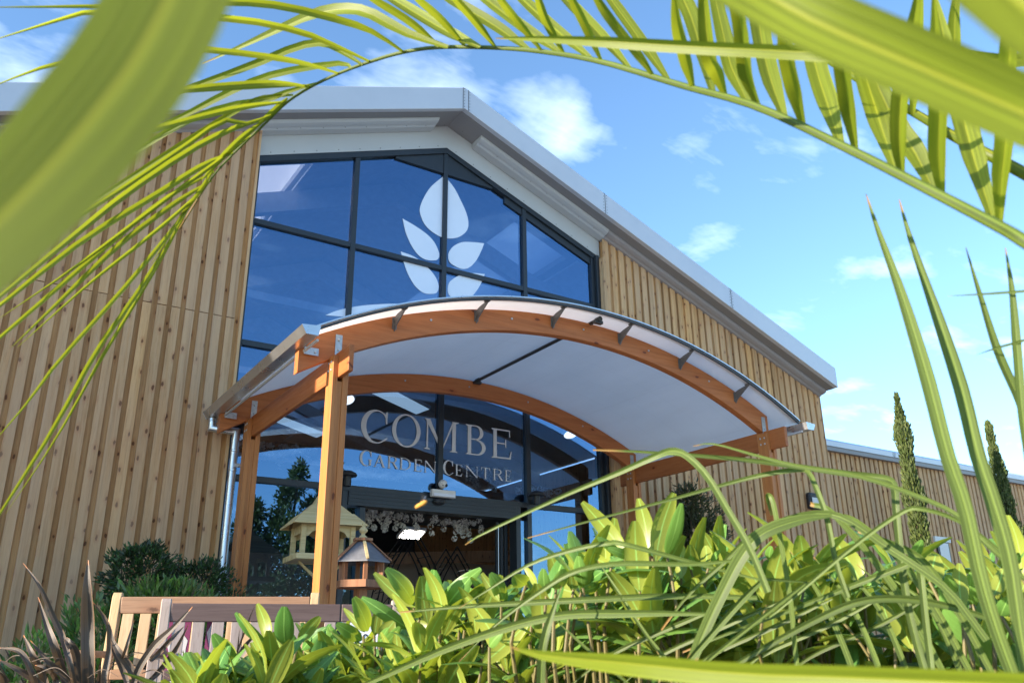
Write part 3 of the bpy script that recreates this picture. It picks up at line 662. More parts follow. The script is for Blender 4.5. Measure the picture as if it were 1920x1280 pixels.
# ================================================================ ENTRANCE CANOPY
XC = 5.18; RO = 6.13; ZC = 3.875-RO; ARC = .17
C_ = thing('entrance_canopy', 'arched timber entrance canopy with a white opal roof before the glazing', 'canopy', (0, 0, 0))
def zarc(x, r, zc=ZC):
    if r > RO+.02: return zsheet(x, r-RS)
    return zc+math.sqrt(max(0, r*r-(x-XC)**2))
def zsheet(x, dr): return 3.905-6.05+math.sqrt(max(0, (6.05+dr)**2-(x-5.21)**2))
RS = RO+.055
def arch(y0, y1, name):
    mb = MB(); n = 72; x0, x1 = 2.17, 7.93; rows = []
    ri, zi = 5.69, 3.665-5.69
    for i in range(n+1):
        x = x0+(x1-x0)*i/n; a, b = zarc(x, RO), zarc(x, ri, zi)
        rows.append([Vector((x, y0, b)), Vector((x, y0, a)), Vector((x, y1, a)), Vector((x, y1, b))])
    mb.sheet(rows, True); mb.add(rows[0], [(0, 1, 2, 3)]); mb.add(rows[-1], [(3, 2, 1, 0)])
    o = fixn(mb.build(name, M['beam'], C_, bevel=.006))
    bt = MB()
    for k in range(5):
        x = 3.4+k*.9; bt.lathe([(.001, 0), (.011, 0), (.011, .008), (.001, .008)], (0, 0, 0), 8)
        M4 = Matrix.Translation((x, y0, zarc(x, RO)-.09)) @ Matrix.Rotation(R(90), 4, 'X')
        for v in range(len(bt.v)-32, len(bt.v)): bt.v[v] = M4 @ bt.v[v]
    bt.build('bolt', M['galv'], o); return o
arch(-2.93, -2.84, 'arch_beam'); arch(-.55, -.46, 'arch_beam')
for x0, lab in ((2.491, 'left'), (7.828, 'right')):
    mb = MB(); mb.box((x0, -3.24, 2.79), (x0+.045, -.30, 3.02)); mb.build('side_beam', M['beamy'], C_, bevel=.006)
def post(x, y):
    t_ = thing('post', None, None, (x, y, 0), None, 0, C_)
    for a in (0, .091):
        mb = MB(); mb.box((a, 0, .02), (a+.0455+.006*(a > 0), .15, 2.985)); mb.build('ply', M['post'], t_, bevel=.005)
    mb = MB(); mb.box((.047, .012, .02), (.0895, .138, 2.76)); mb.build('packer', M['post'], t_)
    bt = MB()
    for yy in (.045, .105):
        for zz in (2.86, 2.93): bt.ball((0, yy, zz), .009, .012, .012, 8, 5)
    bt.build('bolt', M['galv'], t_)
    mb = MB(); mb.box((-.02, -.02, 0), (.165, .17, .02)); mb.build('foot_plate', M['galv'], t_)
for x in (2.445, 7.782):
    post(x, -3.02); post(x, -.63)
# bracket plates tying arches to beams
for xb in (2.513, 7.850):
    for y in (-2.937, -.557):
        mb = MB(); mb.box((xb-.03, y, 3.0), (xb+.03, y+.006, 3.20)); 
        for z in (3.06, 3.15): mb.ball((xb, y-.002, z), .013, .010, .013, 8, 5)
        mb.build('fixing_plate', M['galv'], C_)
# opal roof sheet
RS = RO+.055; YF, YB = -3.16, -.12
mb = MB(); n = 80; xa, xb = XC-3.02, XC+3.02
for r0, flip in ((RS, 0), (RS+.016, 1)):
    rows = []
    for i in range(n+1):
        x = xa+(xb-xa)*i/n; rows.append([Vector((x, YF+(YB-YF)*j/10, zarc(x, r0, ZC))) for j in range(11)])
    mb.sheet(rows if not flip else rows[::-1])
for yy in (YF, YB):
    rows = [[Vector((xa+(xb-xa)*i/n, yy, zarc(xa+(xb-xa)*i/n, r, ZC))) for r in (RS, RS+.016)] for i in range(n+1)]; mb.sheet(rows)
mb.build('roof_sheet', M['opal'], C_, smooth=True)
def arcbar(name, y0, y1, r0, r1, mat):
    rows = []
    for i in range(n+1):
        x = xa+(xb-xa)*i/n; a, b = zarc(x, r0), zarc(x, r1); rows.append([Vector((x, y0, a)), Vector((x, y0, b)), Vector((x, y1, b)), Vector((x, y1, a))])
    m_ = MB(); m_.sheet(rows, True); m_.add(rows[0], [(0, 1, 2, 3)]); m_.add(rows[-1], [(3, 2, 1, 0)]); fixn(m_.build(name, mat, C_))
arcbar('edge_trim', YF-.020, YF-.001, RS-.012, RS+.008, M['alu_dk']); arcbar('edge_cap', YF-.028, YF+.05, RS+.0175, RS+.030, M['alu'])
mb = MB(); mb.tube([(5.30, -3.08, zarc(5.3, RS)-.03), (5.30, -.40, zarc(5.3, RS)-.03)], .020, 10); mb.build('purlin_bar', M['alu_dk'], C_)
for y in (-3.05, -.58): 
    mb = MB(); mb.box((5.25, y-.03, 3.83), (5.35, y+.02, 3.862)); mb.tube([(5.30, y-.05, zarc(5.3, RS)-.03), (5.30, y+.02, zarc(5.3, RS)-.03)], .028, 10); mb.build('purlin_end', M['alu_dk'], C_)
for x in (3.03, 3.89, 4.80, 5.69, 6.56, 7.41):
    zt, ze = zarc(x, RO), zarc(x, RS)
    mb = MB(); T = .005
    P = [(-2.934, zt-.15), (-2.934, zt-.02), (-3.0, zt+.0), (YF-.010, ze-.004), (YF-.012, ze-.016), (-2.975, zt-.105)]
    mb.prism(P, x-T, x+T, axis='x')
    mb.box((x-.022, -2.9365, zt-.13), (x+.022, -2.9305, zt-.015))
    mb.box((x-.022, YF-.0, ze-.016), (x+.022, YF+.05, ze-.004))
    bk = fixn(mb.build('edge_bracket', M['galv_dk'], C_))
    h = MB()
    for k, r in ((.22, .010), (.42, .008), (.6, .006)):
        yy = -2.96+(YF+2.96)*k; zz = zt-.055+(ze-.01-zt+.055)*k
        h.ball((x, yy, zz), T+.001, r, r, 8, 5)
    h.build('bracket_hole', M['black'], bk)
# gutters and downpipe
for sgn in (-1, 1):
    X = lambda q: XC+sgn*(XC-q)*-1 if sgn > 0 else q
    X = (lambda q: q) if sgn < 0 else (lambda q: 2*XC-q)
    prof = [(2.055, 3.085), (2.095, 3.015), (2.195, 3.015), (2.21, 3.10), (2.205, 3.10), (2.19, 3.03), (2.10, 3.03), (2.065, 3.09)]
    mb = MB(); P = [(X(a), b) for a, b in prof]; mb.prism(P if sgn > 0 else P[::-1], -3.30, -.24)
    gt = fixn(mb.build('gutter', M['alu'], C_))
    mb = MB(); P = [(X(a), b) for a, b in ((2.053, 3.087), (2.094, 3.012), (2.197, 3.012), (2.212, 3.10))]; mb.prism(P, -.239, -.232); fixn(mb.build('end_cap', M['alu'], gt)); mb = MB(); mb.prism(P, -3.308, -3.301)
    for z in (3.045, 3.07): mb.box((X(2.10)-.0 if sgn < 0 else X(2.18), -3.3095, z), (X(2.18) if sgn < 0 else X(2.10), -3.3075, z+.006))
    fixn(mb.build('end_cap', M['alu'], gt))
    mb = MB(); a, b = sorted((X(2.205), X(2.225))); mb.box((a, -3.24, 2.99), (b, -.26, 3.008)); mb.build('gutter_rail', M['white'], gt)
    for y in (-2.95, -.57):
        mb = MB(); a, b = sorted((X(2.205), X(2.33))); mb.box((a, y-.012, 2.965), (b, y-.006, 3.03)); mb.ball((X(2.30), y-.013, 2.99), .01, .008, .01, 8, 5); mb.build('gutter_bracket', M['galv'], gt)
pt = [(2.145, -.32, 3.01), (2.145, -.32, 2.90), (2.385, -.42, 2.87), (2.385, -.42, 2.73), (2.385, -.42, .1)]
dp = MB(); r = .040
def miter(mb, pts, r, n=16):
    rows = []; 
    for i, p in enumerate(pts):
        p = Vector(p); a = (p-Vector(pts[i-1])).normalized() if i else None; b = (Vector(pts[i+1])-p).normalized() if i < len(pts)-1 else None
        t1 = a or b; nrm = (a+b).normalized() if a is not None and b is not None else t1
        ref = Vector((0.3, 1, 0)); e1 = t1.cross(ref).normalized() if abs(t1.dot(ref.normalized())) < .95 else t1.orthogonal().normalized(); e2 = t1.cross(e1)
        row = []
        for k in range(n):
            q = e1*math.cos(2*math.pi*k/n)*r+e2*math.sin(2*math.pi*k/n)*r
            row.append(p+q-t1*(q.dot(nrm)/t1.dot(nrm)))
        rows.append(row)
    mb.sheet(rows, True)
miter(dp, [pt[0], pt[1], pt[2], pt[4]], r); 
for a in ((2.145, -.32, 2.985), (2.385, -.42, 2.66), (2.385, -.42, 2.45), (2.385, -.42, 1.35)): dp.lathe([(r+.001, -.012), (r+.004, -.008), (r+.004, .008), (r+.001, .012)], a, 16)
d_ = dp.build('downpipe', M['alu'], C_, smooth=True)
m_ = d_.modifiers.new('es', 'EDGE_SPLIT'); m_.split_angle = R(30)
for z in (2.50, 1.36):
    mb = MB(); mb.box((2.385, -.47, z-.02), (2.447, -.455, z+.02)); mb.box((2.425, -.49, z-.012), (2.447, -.44, z+.012)); mb.build('pipe_clip', M['galv'], d_)

# ================================================================ SIDE WING
W_ = thing('side_wing', 'long low timber clad wing with a silver fascia beyond the cypresses', 'building', (0, 0, 0))
cladding('timber_wall', 12.90, 34, 1.0, .05, lambda x: 4.36, .155, .106, [M['clad2'], M['clad2back']], W_, None, 9)
mb = MB(); mb.box((12.86, .90, 4.30), (34.2, 1.06, 4.385)); mb.build('fascia_drip', M['soffit'], W_)
mb = MB(); mb.prism([(.88, 4.388), (.88, 4.49), (1.02, 4.57), (1.3, 4.57), (1.3, 4.388)], 12.87, 34.2, axis='x'); fa = fixn(mb.build('fascia', M['fascia'], W_))
mb = MB()
for x in (16.4, 20.4, 24.4):
    mb.box((x-.004, .876, 4.39), (x+.004, .8795, 4.49))
    for j in range(4):
        for q in (-.04, .04): mb.ball((x+q, .878, 4.405+j*.025), .008, .005, .008, 6, 4)
mb.build('seam_strip', M['alu_dk'], fa)
mb = MB(); mb.box((12.9, 1.06, 0), (34, 9, 4.38)); mb.build('wing_core', M['cladback'], W_)
wd = MB(); wd.box((17.55, .965, 1.7), (17.98, .999, 2.72)); wd.build('vent_frame', M['frame'], W_)
mb = MB(); mb.box((17.48, .95, 2.72), (18.05, .998, 2.83)); mb.box((17.6, .955, 1.72), (17.93, .964, 2.70)); mb.build('vent_cover', M['offwhite'], W_)
X_ = thing('unseen_shade_block', 'unseen block added left of the main building to shade the canopy', 'building', (0, 0, 0))
mb = MB(); mb.box((-7.4, -2.30, 0), (-6, 9, 7.0)); mb.build('wall', M['clad'], X_); mb = MB(); mb.box((-7.45, -2.32, 7.01), (-5.95, 9.1, 7.15)); mb.build('roof', M['fascia'], X_)  # out of view, added only to cast shade over the canopy

# ================================================================ FITTINGS ON THE FRONT
t_ = thing('security_camera', 'white dome security camera on the middle mullion above the doors', 'camera', (5.09, -.02, 2.60))
mb = MB(); mb.lathe([(.001, -.02), (.05, -.02), (.055, 0), (.05, .02), (.001, .02)], (0, 0, 0), 16)
for i, v in enumerate(mb.v): mb.v[i] = Matrix.Rotation(R(90), 3, 'X') @ v
mb.build('base', M['black'], t_)
mb = MB(); mb.ball((0, -.075, .01), .056, .06, .056, 18, 12); mb.build('dome', M['offwhite'], t_, smooth=True)
mb = MB(); mb.ball((.025, -.125, -.012), .02, .012, .02, 12, 8); mb.ball((-.022, -.122, -.015), .008, .006, .008, 8, 6); mb.build('lens', M['black'], t_, smooth=True)
t_ = thing('emergency_light', 'white bulkhead emergency light box mounted over the doors', 'light fitting', (5.11, -.03, 2.49))
mb = MB(); mb.box((-.17, -.07, -.045), (.17, -.002, .05)); mb.build('body', M['offwhite'], t_, bevel=.012)
mb = MB(); mb.box((-.155, -.082, -.038), (.155, -.071, .0)); mb.build('diffuser', M['card'], t_, bevel=.006)
t_ = thing('door_sensor', 'small black oval motion sensor on the door header', 'sensor', (5.06, -.05, 2.392))
mb = MB(); mb.ball((0, -.022, 0), .082, .04, .045, 18, 10); mb.build('cover', M['black'], t_, smooth=True); mb = MB(); mb.ball((.0, -.055, -.01), .03, .012, .016, 12, 8); mb.build('lens', M['blackm'], t_, smooth=True)
for x, lab in ((3.80, 'black mushroom capped wall lantern on the mullion left of the doors'), (6.50, 'black mushroom capped wall lantern on the mullion right of the doors')):
    t_ = thing('wall_lantern', lab, 'lantern', (x, -.13, 2.46), 'lanterns either side of the doors')
    mb = MB(); mb.lathe([(.001, .0), (.045, .0), (.045, .12), (.001, .12)], (0, 0, 0), 16); mb.box((-.02, .04, .02), (.02, .13, .08)); mb.build('body', M['black'], t_)
    mb = MB(); mb.lathe([(.001, .115), (.105, .115), (.112, .13), (.095, .155), (.05, .178), (.001, .185)], (0, 0, 0), 20); mb.build('cap', M['black'], t_, smooth=True)
t_ = thing('wall_light', 'black framed bulkhead light with a white diffuser on the golden timber wall', 'light fitting', (12.20, -.13, 2.96))
mb = MB(); mb.box((-.17, -.10, -.14), (.17, -.01, .14)); mb.build('housing', M['black'], t_, bevel=.03); mb = MB(); mb.box((-.125, -.115, -.11), (.15, -.101, .055)); mb.build('diffuser', M['offwhite'], t_, bevel=.008)

# ================================================================ BIRD TABLES AND BENCHES
def bird_table_hex(x, y):
    t_ = thing('bird_table', 'hexagonal red brown bird table with a slate grey roof and turned finial', 'bird table', (x, y, .06), None, R(17)); t_.scale = (.94, .94, .97)
    hx = lambda r, z, k: Vector((r*math.cos(R(60*k)), r*math.sin(R(60*k)), z))
    mb = MB(); mb.box((-.045, -.045, 0), (.045, .045, 1.11)); mb.build('pole', M['cedar'], t_, bevel=.004)
    mb = MB()
    for a in (0, 90): mb.box((-.28, -.035, 0), (.28, .035, .06+.001*a/90), 0, Matrix.Rotation(R(a), 4, 'Z'))
    mb.build('foot', M['cedar'], t_)
    mb = MB(); P = [tuple(hx(.235, 0, k))[:2] for k in range(6)]; mb.prism(P, 1.125, 1.14, axis='z')
    for k in range(6):
        a, b = hx(.245, 1.115, k), hx(.245, 1.115, k+1); ai, bi = hx(.22, 1.115, k), hx(.22, 1.115, k+1); u = Vector((0, 0, .062))
        mb.add([a, b, bi, ai, a+u, b+u, bi+u, ai+u], [(0, 3, 2, 1), (4, 5, 6, 7), (0, 1, 5, 4), (2, 3, 7, 6)])
    fixn(mb.build('tray', M['cedar'], t_))
    for k in range(6):
        p = hx(.195, 0, k); mb = MB(); mb.box((-.019, -.019, 1.15), (.019, .019, 1.36), 0, Matrix.Translation((p.x, p.y, 0)) @ Matrix.Rotation(R(60*k), 4, 'Z')); mb.build('upright', M['cedar'], t_, bevel=.002)
    mb = MB()
    for k in range(6):
        a, b, c, d = hx(.272, 1.340, k), hx(.272, 1.340, k+1), hx(.07, 1.515, k+1), hx(.07, 1.515, k); dn = Vector((0, 0, -.012))
        mb.add([a, b, c, d, a+dn, b+dn, c+dn, d+dn], [(0, 1, 2, 3), (7, 6, 5, 4), (0, 4, 5, 1), (3, 2, 6, 7)])
    mb.build('roof', M['slate'], t_)
    for k in range(6):
        a, b = hx(.285, 1.343, k), hx(.068, 1.524, k); s_ = hx(1, 0, k+1.5)*.013; u = Vector((0, 0, .012))
        mb = MB(); mb.add([a-s_, a+s_, b+s_, b-s_, a-s_+u, a+s_+u, b+s_+u, b-s_+u], [(0, 3, 2, 1), (4, 5, 6, 7), (0, 1, 5, 4), (1, 2, 6, 5), (2, 3, 7, 6), (3, 0, 4, 7)]); mb.build('roof_batten', M['pale_pine'] if k == 4 else M['cedar'], t_)
    mb = MB(); mb.prism([tuple(hx(.098, 0, k))[:2] for k in range(6)], 1.525, 1.550, axis='z'); fixn(mb.build('roof_cap', M['cedar'], t_, bevel=.003))
    mb = MB(); mb.lathe([(.001, 1.55), (.042, 1.55), (.040, 1.562), (.018, 1.58), (.016, 1.59), (.028, 1.602), (.042, 1.618), (.036, 1.635), (.018, 1.655), (.010, 1.668), (.016, 1.676), (.014, 1.69), (.001, 1.695)], (0, 0, 0), 18); mb.build('finial', M['pale_pine'], t_, smooth=True)
bird_table_hex(3.055, -2.40)
def bird_table_pale(x, y):
    t_ = thing('bird_table', 'pale pine bird table with a hipped roof half hidden behind the front post', 'bird table', (x, y, .02), None, R(-6)); t_.scale = (.9, .9, .985)
    mb = MB(); mb.box((-.045, -.045, 0), (.045, .045, 1.46)); mb.build('pole', M['pale_pine'], t_)
    mb = MB()
    for a in (0, 90): mb.box((-.3, -.035, 0), (.3, .035, .06+.001*a/90), 0, Matrix.Rotation(R(a), 4, 'Z'))
    mb.build('foot', M['pale_pine'], t_)
    for k in range(4):
        mb = MB(); mb.add([(.03, -.012, 1.27), (.03, .012, 1.27), (.25, .012, 1.45), (.25, -.012, 1.45), (.03, -.012, 1.31), (.03, .012, 1.31), (.25, .012, 1.475), (.25, -.012, 1.475)], [(0, 3, 2, 1), (4, 5, 6, 7), (0, 1, 5, 4), (1, 2, 6, 5), (2, 3, 7, 6), (3, 0, 4, 7)])
        for i, v in enumerate(mb.v): mb.v[i] = Matrix.Rotation(R(90*k), 3, 'Z') @ v
        mb.build('strut', M['pale_pine'], t_)
    mb = MB(); mb.box((-.34, -.30, 1.465), (.34, .30, 1.485))
    for a in (((-.35, -.31, 1.462), (.35, -.295, 1.515)), ((-.35, .295, 1.462), (.35, .31, 1.515)), ((-.35, -.294, 1.463), (-.335, .294, 1.514)), ((.335, -.294, 1.463), (.35, .294, 1.514))): mb.box(*a)
    mb.build('tray', M['pale_pine'], t_)
    for sx in (-1, 1):
        for sy in (-1, 1):
            mb = MB(); mb.box((sx*.27-.026, sy*.22-.026, 1.486), (sx*.27+.026, sy*.22+.026, 1.80)); mb.build('upright', M['pale_pine'], t_, bevel=.003)
    mb = MB()
    for sy in (-1, 1):   # scalloped boards under the eaves
        P = [(-.243, 1.80), (.243, 1.80)] + [(.243-.486*i/16, 1.725-.022*math.cos(i/16*4*math.pi)-.02*(abs(i/8-1) > .8)) for i in range(17)]
        mb.prism(P, sy*.22-.009, sy*.22+.009)
    for sx in (-1, 1): mb.box((sx*.27-.009, -.193, 1.72), (sx*.27+.009, .193, 1.80))
    fixn(mb.build('scalloped_rail', M['pale_pine'], t_))
    mb = MB(); E = .40; F = .35
    lev = [(E, F, 1.795), (E*.66, F*.62, 1.905), (E*.33, F*.27, 2.01), (.07, .015, 2.10)]
    for i in range(3):
        a, b, z = lev[i]; c, d, q = lev[i+1]; o = .012; c += .012; d += .012; q += .004
        A = [Vector((-a, -b, z)), Vector((a, -b, z)), Vector((a, b, z)), Vector((-a, b, z))]; Bq = [Vector((-c, -d, q)), Vector((c, -d, q)), Vector((c, d, q)), Vector((-c, d, q))]; u = Vector((0, 0, o))
        for k in range(4):
            m = (k+1) % 4; mb.add([A[k], A[m], Bq[m], Bq[k], A[k]+u, A[m]+u, Bq[m]+u, Bq[k]+u], [(0, 3, 2, 1), (4, 5, 6, 7), (0, 1, 5, 4), (1, 2, 6, 5), (2, 3, 7, 6), (3, 0, 4, 7)])
    mb.build('roof', M['pale_pine'], t_)
bird_table_pale(3.10, -1.30)
def bench(name, lab, L, Rr, L2, mats, nsl, H, seamed=False):
    'garden bench facing the lens: two top corners given, backrest between them'
    a, b = Vector(L), Vector(Rr); d = (b-a); ln = math.hypot(d.x, d.y); ang = math.atan2(d.y, d.x)
    t_ = thing(name, lab, 'bench', (a.x, a.y, 0), 'garden benches before the canopy', ang)
    rail, slat, post_ = mats; rl = .105; pw = .058
    # backrest leans back a little: +y is away from the lens
    for x in (0, ln-pw):
        mb = MB(); P = [(-.028, H-.04), (-.022, H-.012), (-.005, H+.006), (.022, H+.006), (.034, H-.012), (.036, H-.04), (-.01, .40), (-.02, 0), (-.075, 0), (-.07, .40)]
        mb.prism([(y_-.0, z_) for y_, z_ in P], x, x+pw, axis='x'); fixn(mb.build('rear_leg', post_, t_, bevel=.006))
        mb = MB(); mb.box((x, -.60, 0), (x+pw, -.55, .60)); mb.build('front_leg', post_, t_, bevel=.004)
        mb = MB(); P = [(-.66, .612), (-.655, .602), (-.05, .602), (-.05, .64), (-.64, .645), (-.662, .63)]; mb.prism(P, x-.012, x+pw+.012, axis='x'); fixn(mb.build('armrest', rail, t_, bevel=.012))
    hz = H-.022
    for z0, z1, y in ((hz-rl, hz, -.012), (.47, .53, -.046)):
        mb = MB()
        if seamed and z1 == hz: mb.box((pw+.001, y-.016, z0), (ln*.735-.003, y+.016, z1)); mb.box((ln*.735+.003, y-.016, z0), (ln-pw-.001, y+.016, z1))
        else: mb.box((pw+.001, y-.016, z0), (ln-pw-.001, y+.016, z1))
        mb.build('back_rail', rail, t_, bevel=.006)
    for k in range(nsl):
        c = pw+(ln-2*pw)*(k+.5)/nsl; w_ = (ln-2*pw)/nsl*.62/2
        mb = MB(); mb.add([(c-w_, -.055, .53), (c+w_, -.055, .53), (c+w_, -.04, .53), (c-w_, -.04, .53), (c-w_, -.022, hz-rl), (c+w_, -.022, hz-rl), (c+w_, -.005, hz-rl), (c-w_, -.005, hz-rl)], [(0, 3, 2, 1), (4, 5, 6, 7), (0, 1, 5, 4), (1, 2, 6, 5), (2, 3, 7, 6), (3, 0, 4, 7)])
        mb.build('back_slat', slat, t_, bevel=.003)
    for k in range(6):
        y = -.57+k*.093; mb = MB(); mb.box((.0 if k else pw+.002, y-.036, .402), (ln if k else ln-pw-.002, y+.036, .424)); 
        mb.build('seat_slat', rail, t_, bevel=.004) if k not in (5,) else None
    mb = MB(); mb.box((pw, -.585, .33), (ln-pw, -.56, .40)); mb.build('seat_rail', rail, t_)
    return t_, ang, ln
bench('garden_bench', 'pale reddish timber bench with cream back slats standing further back', (.975, -3.165), (2.20, -3.69), 0, (M['bench_rail'], M['bench_pale'], M['bench_pale']), 11, 1.0)
bt, bang, bln = bench('garden_bench', 'purple brown bench with greyed slats and a pale end post in front', (1.13, -3.915), (2.53, -4.28), 0, (M['dark_rail'], M['dark_slat'], M['dark_slat']), 12, .925, True)
def onbench(lx, ly, lz): return Matrix.Translation(bt.location) @ Matrix.Rotation(bang, 4, 'Z') @ Vector((lx, ly, lz))
# posters propped behind the front bench, and the price card on it
for k, (lx, w_, z0, z1, lab) in enumerate(((.05, .13, .50, .80, 'magenta and pale blue poster glimpsed between the left slats'), (.27, .10, .58, .86, 'magenta poster with a pale blue patch seen between the third and fourth slats'))):
    p = onbench(lx, .09, 0); t_ = thing('poster', lab, 'poster', p, 'magenta posters behind the front bench', bang)
    mb = MB(); mb.box((0, 0, 0.3), (w_, .006, z1)); mb.build('board', M['magenta'], t_)
    mb = MB(); mb.prism([(w_*.5+w_*.47*math.cos(a*.42)*(.8+.2*math.sin(a*2)), (z0+z1)/2+(z1-z0)*.36*math.sin(a*.42)) for a in range(15)], -.0012, -.0005); fixn(mb.build('printed_patch', M['card'], t_))
    mb = MB(); mb.box((0, -.003, z0-.05), (w_, -.0015, z0-.02)); mb.build('printed_band', M['card'], t_)
p = onbench(1.10, -.085, 0); t_ = thing('price_card', 'white price card with the figures 20 hung on the front bench slats', 'price card', p, None, bang)
mb = MB(); mb.box((0, 0, .57), (.19, .004, .79)); mb.build('card', M['card'], t_)
cu = bpy.data.curves.new('digits', 'FONT'); cu.body = '20'; cu.size = .085; cu.extrude = .0006
to = bpy.data.objects.new('tmp', cu); COL.objects.link(to); dg = bpy.context.evaluated_depsgraph_get(); me = bpy.data.meshes.new_from_object(to.evaluated_get(dg)); bpy.data.objects.remove(to)
do = bpy.data.objects.new('printed_figures', me); me.materials.clear(); me.materials.append(M['ink']); link(do, t_); do.location = (.05, -.002, .665); do.rotation_euler = (R(90), 0, 0)
# ================================================================ SHRUBS AND TREES
def shrub(name, lab, cat, base, blobs, mat, ln, wd, seed, group=None, stems=6, **kw):
    t_ = thing(name, lab, cat, base, group); rg = random.Random(seed); mb = MB(); st = MB()
    for c, rad, n in blobs:
        leafcloud(mb, c, rad, n, ln, wd, rg, **kw)
        for k in range(stems):
            tip = Vector(c)+Vector((rg.uniform(-.7, .7)*rad[0], rg.uniform(-.7, .7)*rad[1], rg.uniform(0, .7)*rad[2]))
            st.tube(spline([Vector((rg.uniform(-.06, .06), rg.uniform(-.06, .06), 0)), Vector(c)*.5+Vector((rg.uniform(-.1, .1), 0, 0)), tip], 7), [.014, .012, .010, .009, .008, .006, .004], 5)
    mb.build('foliage', mat, t_); st.build('stem', M['bark'], t_); return t_
shrub('clipped_shrub', 'dark round clipped shrub against the greyish timber wall', 'shrub', (1.52, -.98, 0), [((0, 0, 1.25), (.37, .35, .41), 3800), ((0, 0, .8), (.3, .3, .5), 700)], M['dkleaf'], .055, .022, 21, shell=.8)
shrub('dark_shrub', 'dark small leaved shrub between the round shrub and the downpipe', 'shrub', (2.08, -.85, 0), [((0, 0, 1.2), (.38, .3, .36), 2900), ((.1, 0, .75), (.4, .3, .5), 1100), ((.25, -.05, .9), (.3, .3, .5), 600)], M['dkleaf'], .045, .02, 22, shell=.65)
shrub('green_shrub', 'fresh green leafy shrub behind the pale bench', 'shrub', (1.55, -1.85, 0), [((.02, 0, .90), (.50, .35, .36), 2300), ((-.45, 0, .72), (.42, .35, .42), 1100), ((.3, 0, .75), (.35, .3, .45), 700)], M['mdleaf'], .085, .024, 23, shell=.55, up=.7)
shrub('green_shrub', 'low green shrub at the foot of the wall behind the bronze flax', 'shrub', (.72, -2.15, 0), [((0, 0, .40), (.45, .4, .42), 900), ((.4, .1, .5), (.35, .3, .42), 500)], M['mdleaf'], .09, .03, 24, shell=.55, up=.6)
shrub('bay_shrub', 'tall loose bay shrub beside the right rear canopy post', 'shrub', (8.85, -.72, 0), [((0, 0, 2.15), (.62, .40, .78), 3200), ((.25, 0, 1.5), (.60, .42, .95), 3000), ((-.15, 0, 2.55), (.40, .32, .42), 1000), ((.75, 0, 1.55), (.3, .3, .5), 260)], M['bay'], .095, .022, 25, stems=7, shell=.3, up=.1)
def cypress(x, y, h, r, lab, seed, lean=0.0):
    t_ = thing('cypress_tree', lab, 'tree', (x, y, 0), 'pencil cypresses before the wing'); rg = random.Random(seed); mb = MB()
    for i in range(12000):
        z = h*(1-rg.random()**.85*.985); f = 1-z/h
        rr = r*min(1, (f*3.2)**.6)*(.75+.5*noise.noise(Vector((seed, z*1.8, 0)))+.3*noise.noise(Vector((z*5, seed, rg.random()))))
        a = rg.uniform(0, 6.283); k = .3+.75*rg.random()**.5
        lump = 1+.28*noise.noise(Vector((math.cos(a)*1.4, math.sin(a)*1.4, z*2.4+seed)))
        p = Vector((math.cos(a)*rr*k*lump+lean*z, math.sin(a)*rr*k*lump, z)); d = Vector((math.cos(a)*.35+rg.uniform(-.25, .25), math.sin(a)*.35+rg.uniform(-.25, .25), 1)).normalized()
        sd = d.cross(Vector((rg.uniform(-1, 1), rg.uniform(-1, 1), .1))).normalized(); L = rg.uniform(.05, .11); W = L*.16
        mb.add([p, p+d*L*.5+sd*W, p+d*L, p+d*L*.5-sd*W], [(0, 1, 2, 3)], [(.5, 0), (1, .5), (.5, 1), (0, .5)])
    mb.build('crown', M['cyp'], t_); tk = MB(); tk.tube([(0, 0, 0), (lean*h*.5, 0, h*.5), (lean*h*.9, 0, h*.9)], [.07, .05, .015], 8); tk.build('trunk', M['bark'], t_)
cypress(13.80, -1.0, 4.86, .18, 'pencil cypress nearest the corner of the main building', 31)
cypress(16.74, -1.0, 4.74, .215, 'pencil cypress near the right edge of the photo', 32)
def tree(x, y, h, r, lab, seed, conifer=False):
    t_ = thing('reflected_tree', lab, 'tree', (x, y, 0), 'trees across the car park mirrored in the glass'); rg = random.Random(seed); tk = MB(); mb = MB()
    tk.tube(spline([Vector((0, 0, 0)), Vector((.1, .05, h*.4)), Vector((0, 0, h*.92))], 8), [.16, .15, .13, .11, .09, .07, .05, .02], 8)
    for k in range(12):
        z = h*(.25+.06*k); a = k*2.4; e = r*(1-z/h)*(1.5 if conifer else 1.2)
        tip = Vector((math.cos(a)*e, math.sin(a)*e, z+(.1 if conifer else .7))); tk.tube(spline([Vector((0, 0, z*.9)), tip*.5+Vector((0, 0, z*.45)), tip], 5), [.05, .04, .03, .02, .01], 5)
        leafcloud(mb, tip, (max(.4, e*.7), max(.4, e*.7), .65), 420, .17, .085, rg, shell=.2)
    leafcloud(mb, (0, 0, h*.62), (r*.8, r*.8, h*.36), 2600, .18, .085, rg, shell=.3)
    if conifer: leafcloud(mb, (0, 0, h*.9), (.25, .25, h*.12), 160, .14, .05, rg, shell=.2)
    mb.build('crown', M['tree'], t_); tk.build('trunk', M['bark'], t_)
for k, (x, y, h, r, cf, lab) in enumerate(((8.7, -20.5, 5.8, 1.2, True, 'narrow conifer mirrored in the pane left of the front post'), (10.0, -20, 6.6, 1.9, False, 'broad leafy tree mirrored in the middle of the left pane'), (11.8, -21, 6.8, 2.0, False, 'broad leafy tree mirrored behind the pale bird table'), (6.9, -21, 4.8, 1.9, False, 'low leafy tree mirrored beside the downpipe'), (13.6, -21.5, 5.6, 1.4, False, 'leafy tree mirrored between the front post and the doors'), (27.5, -22, 7.0, 2.0, False, 'leafy tree mirrored in the pane right of the doors'))):
    tree(x, y, h, r, lab, 40+k, cf)

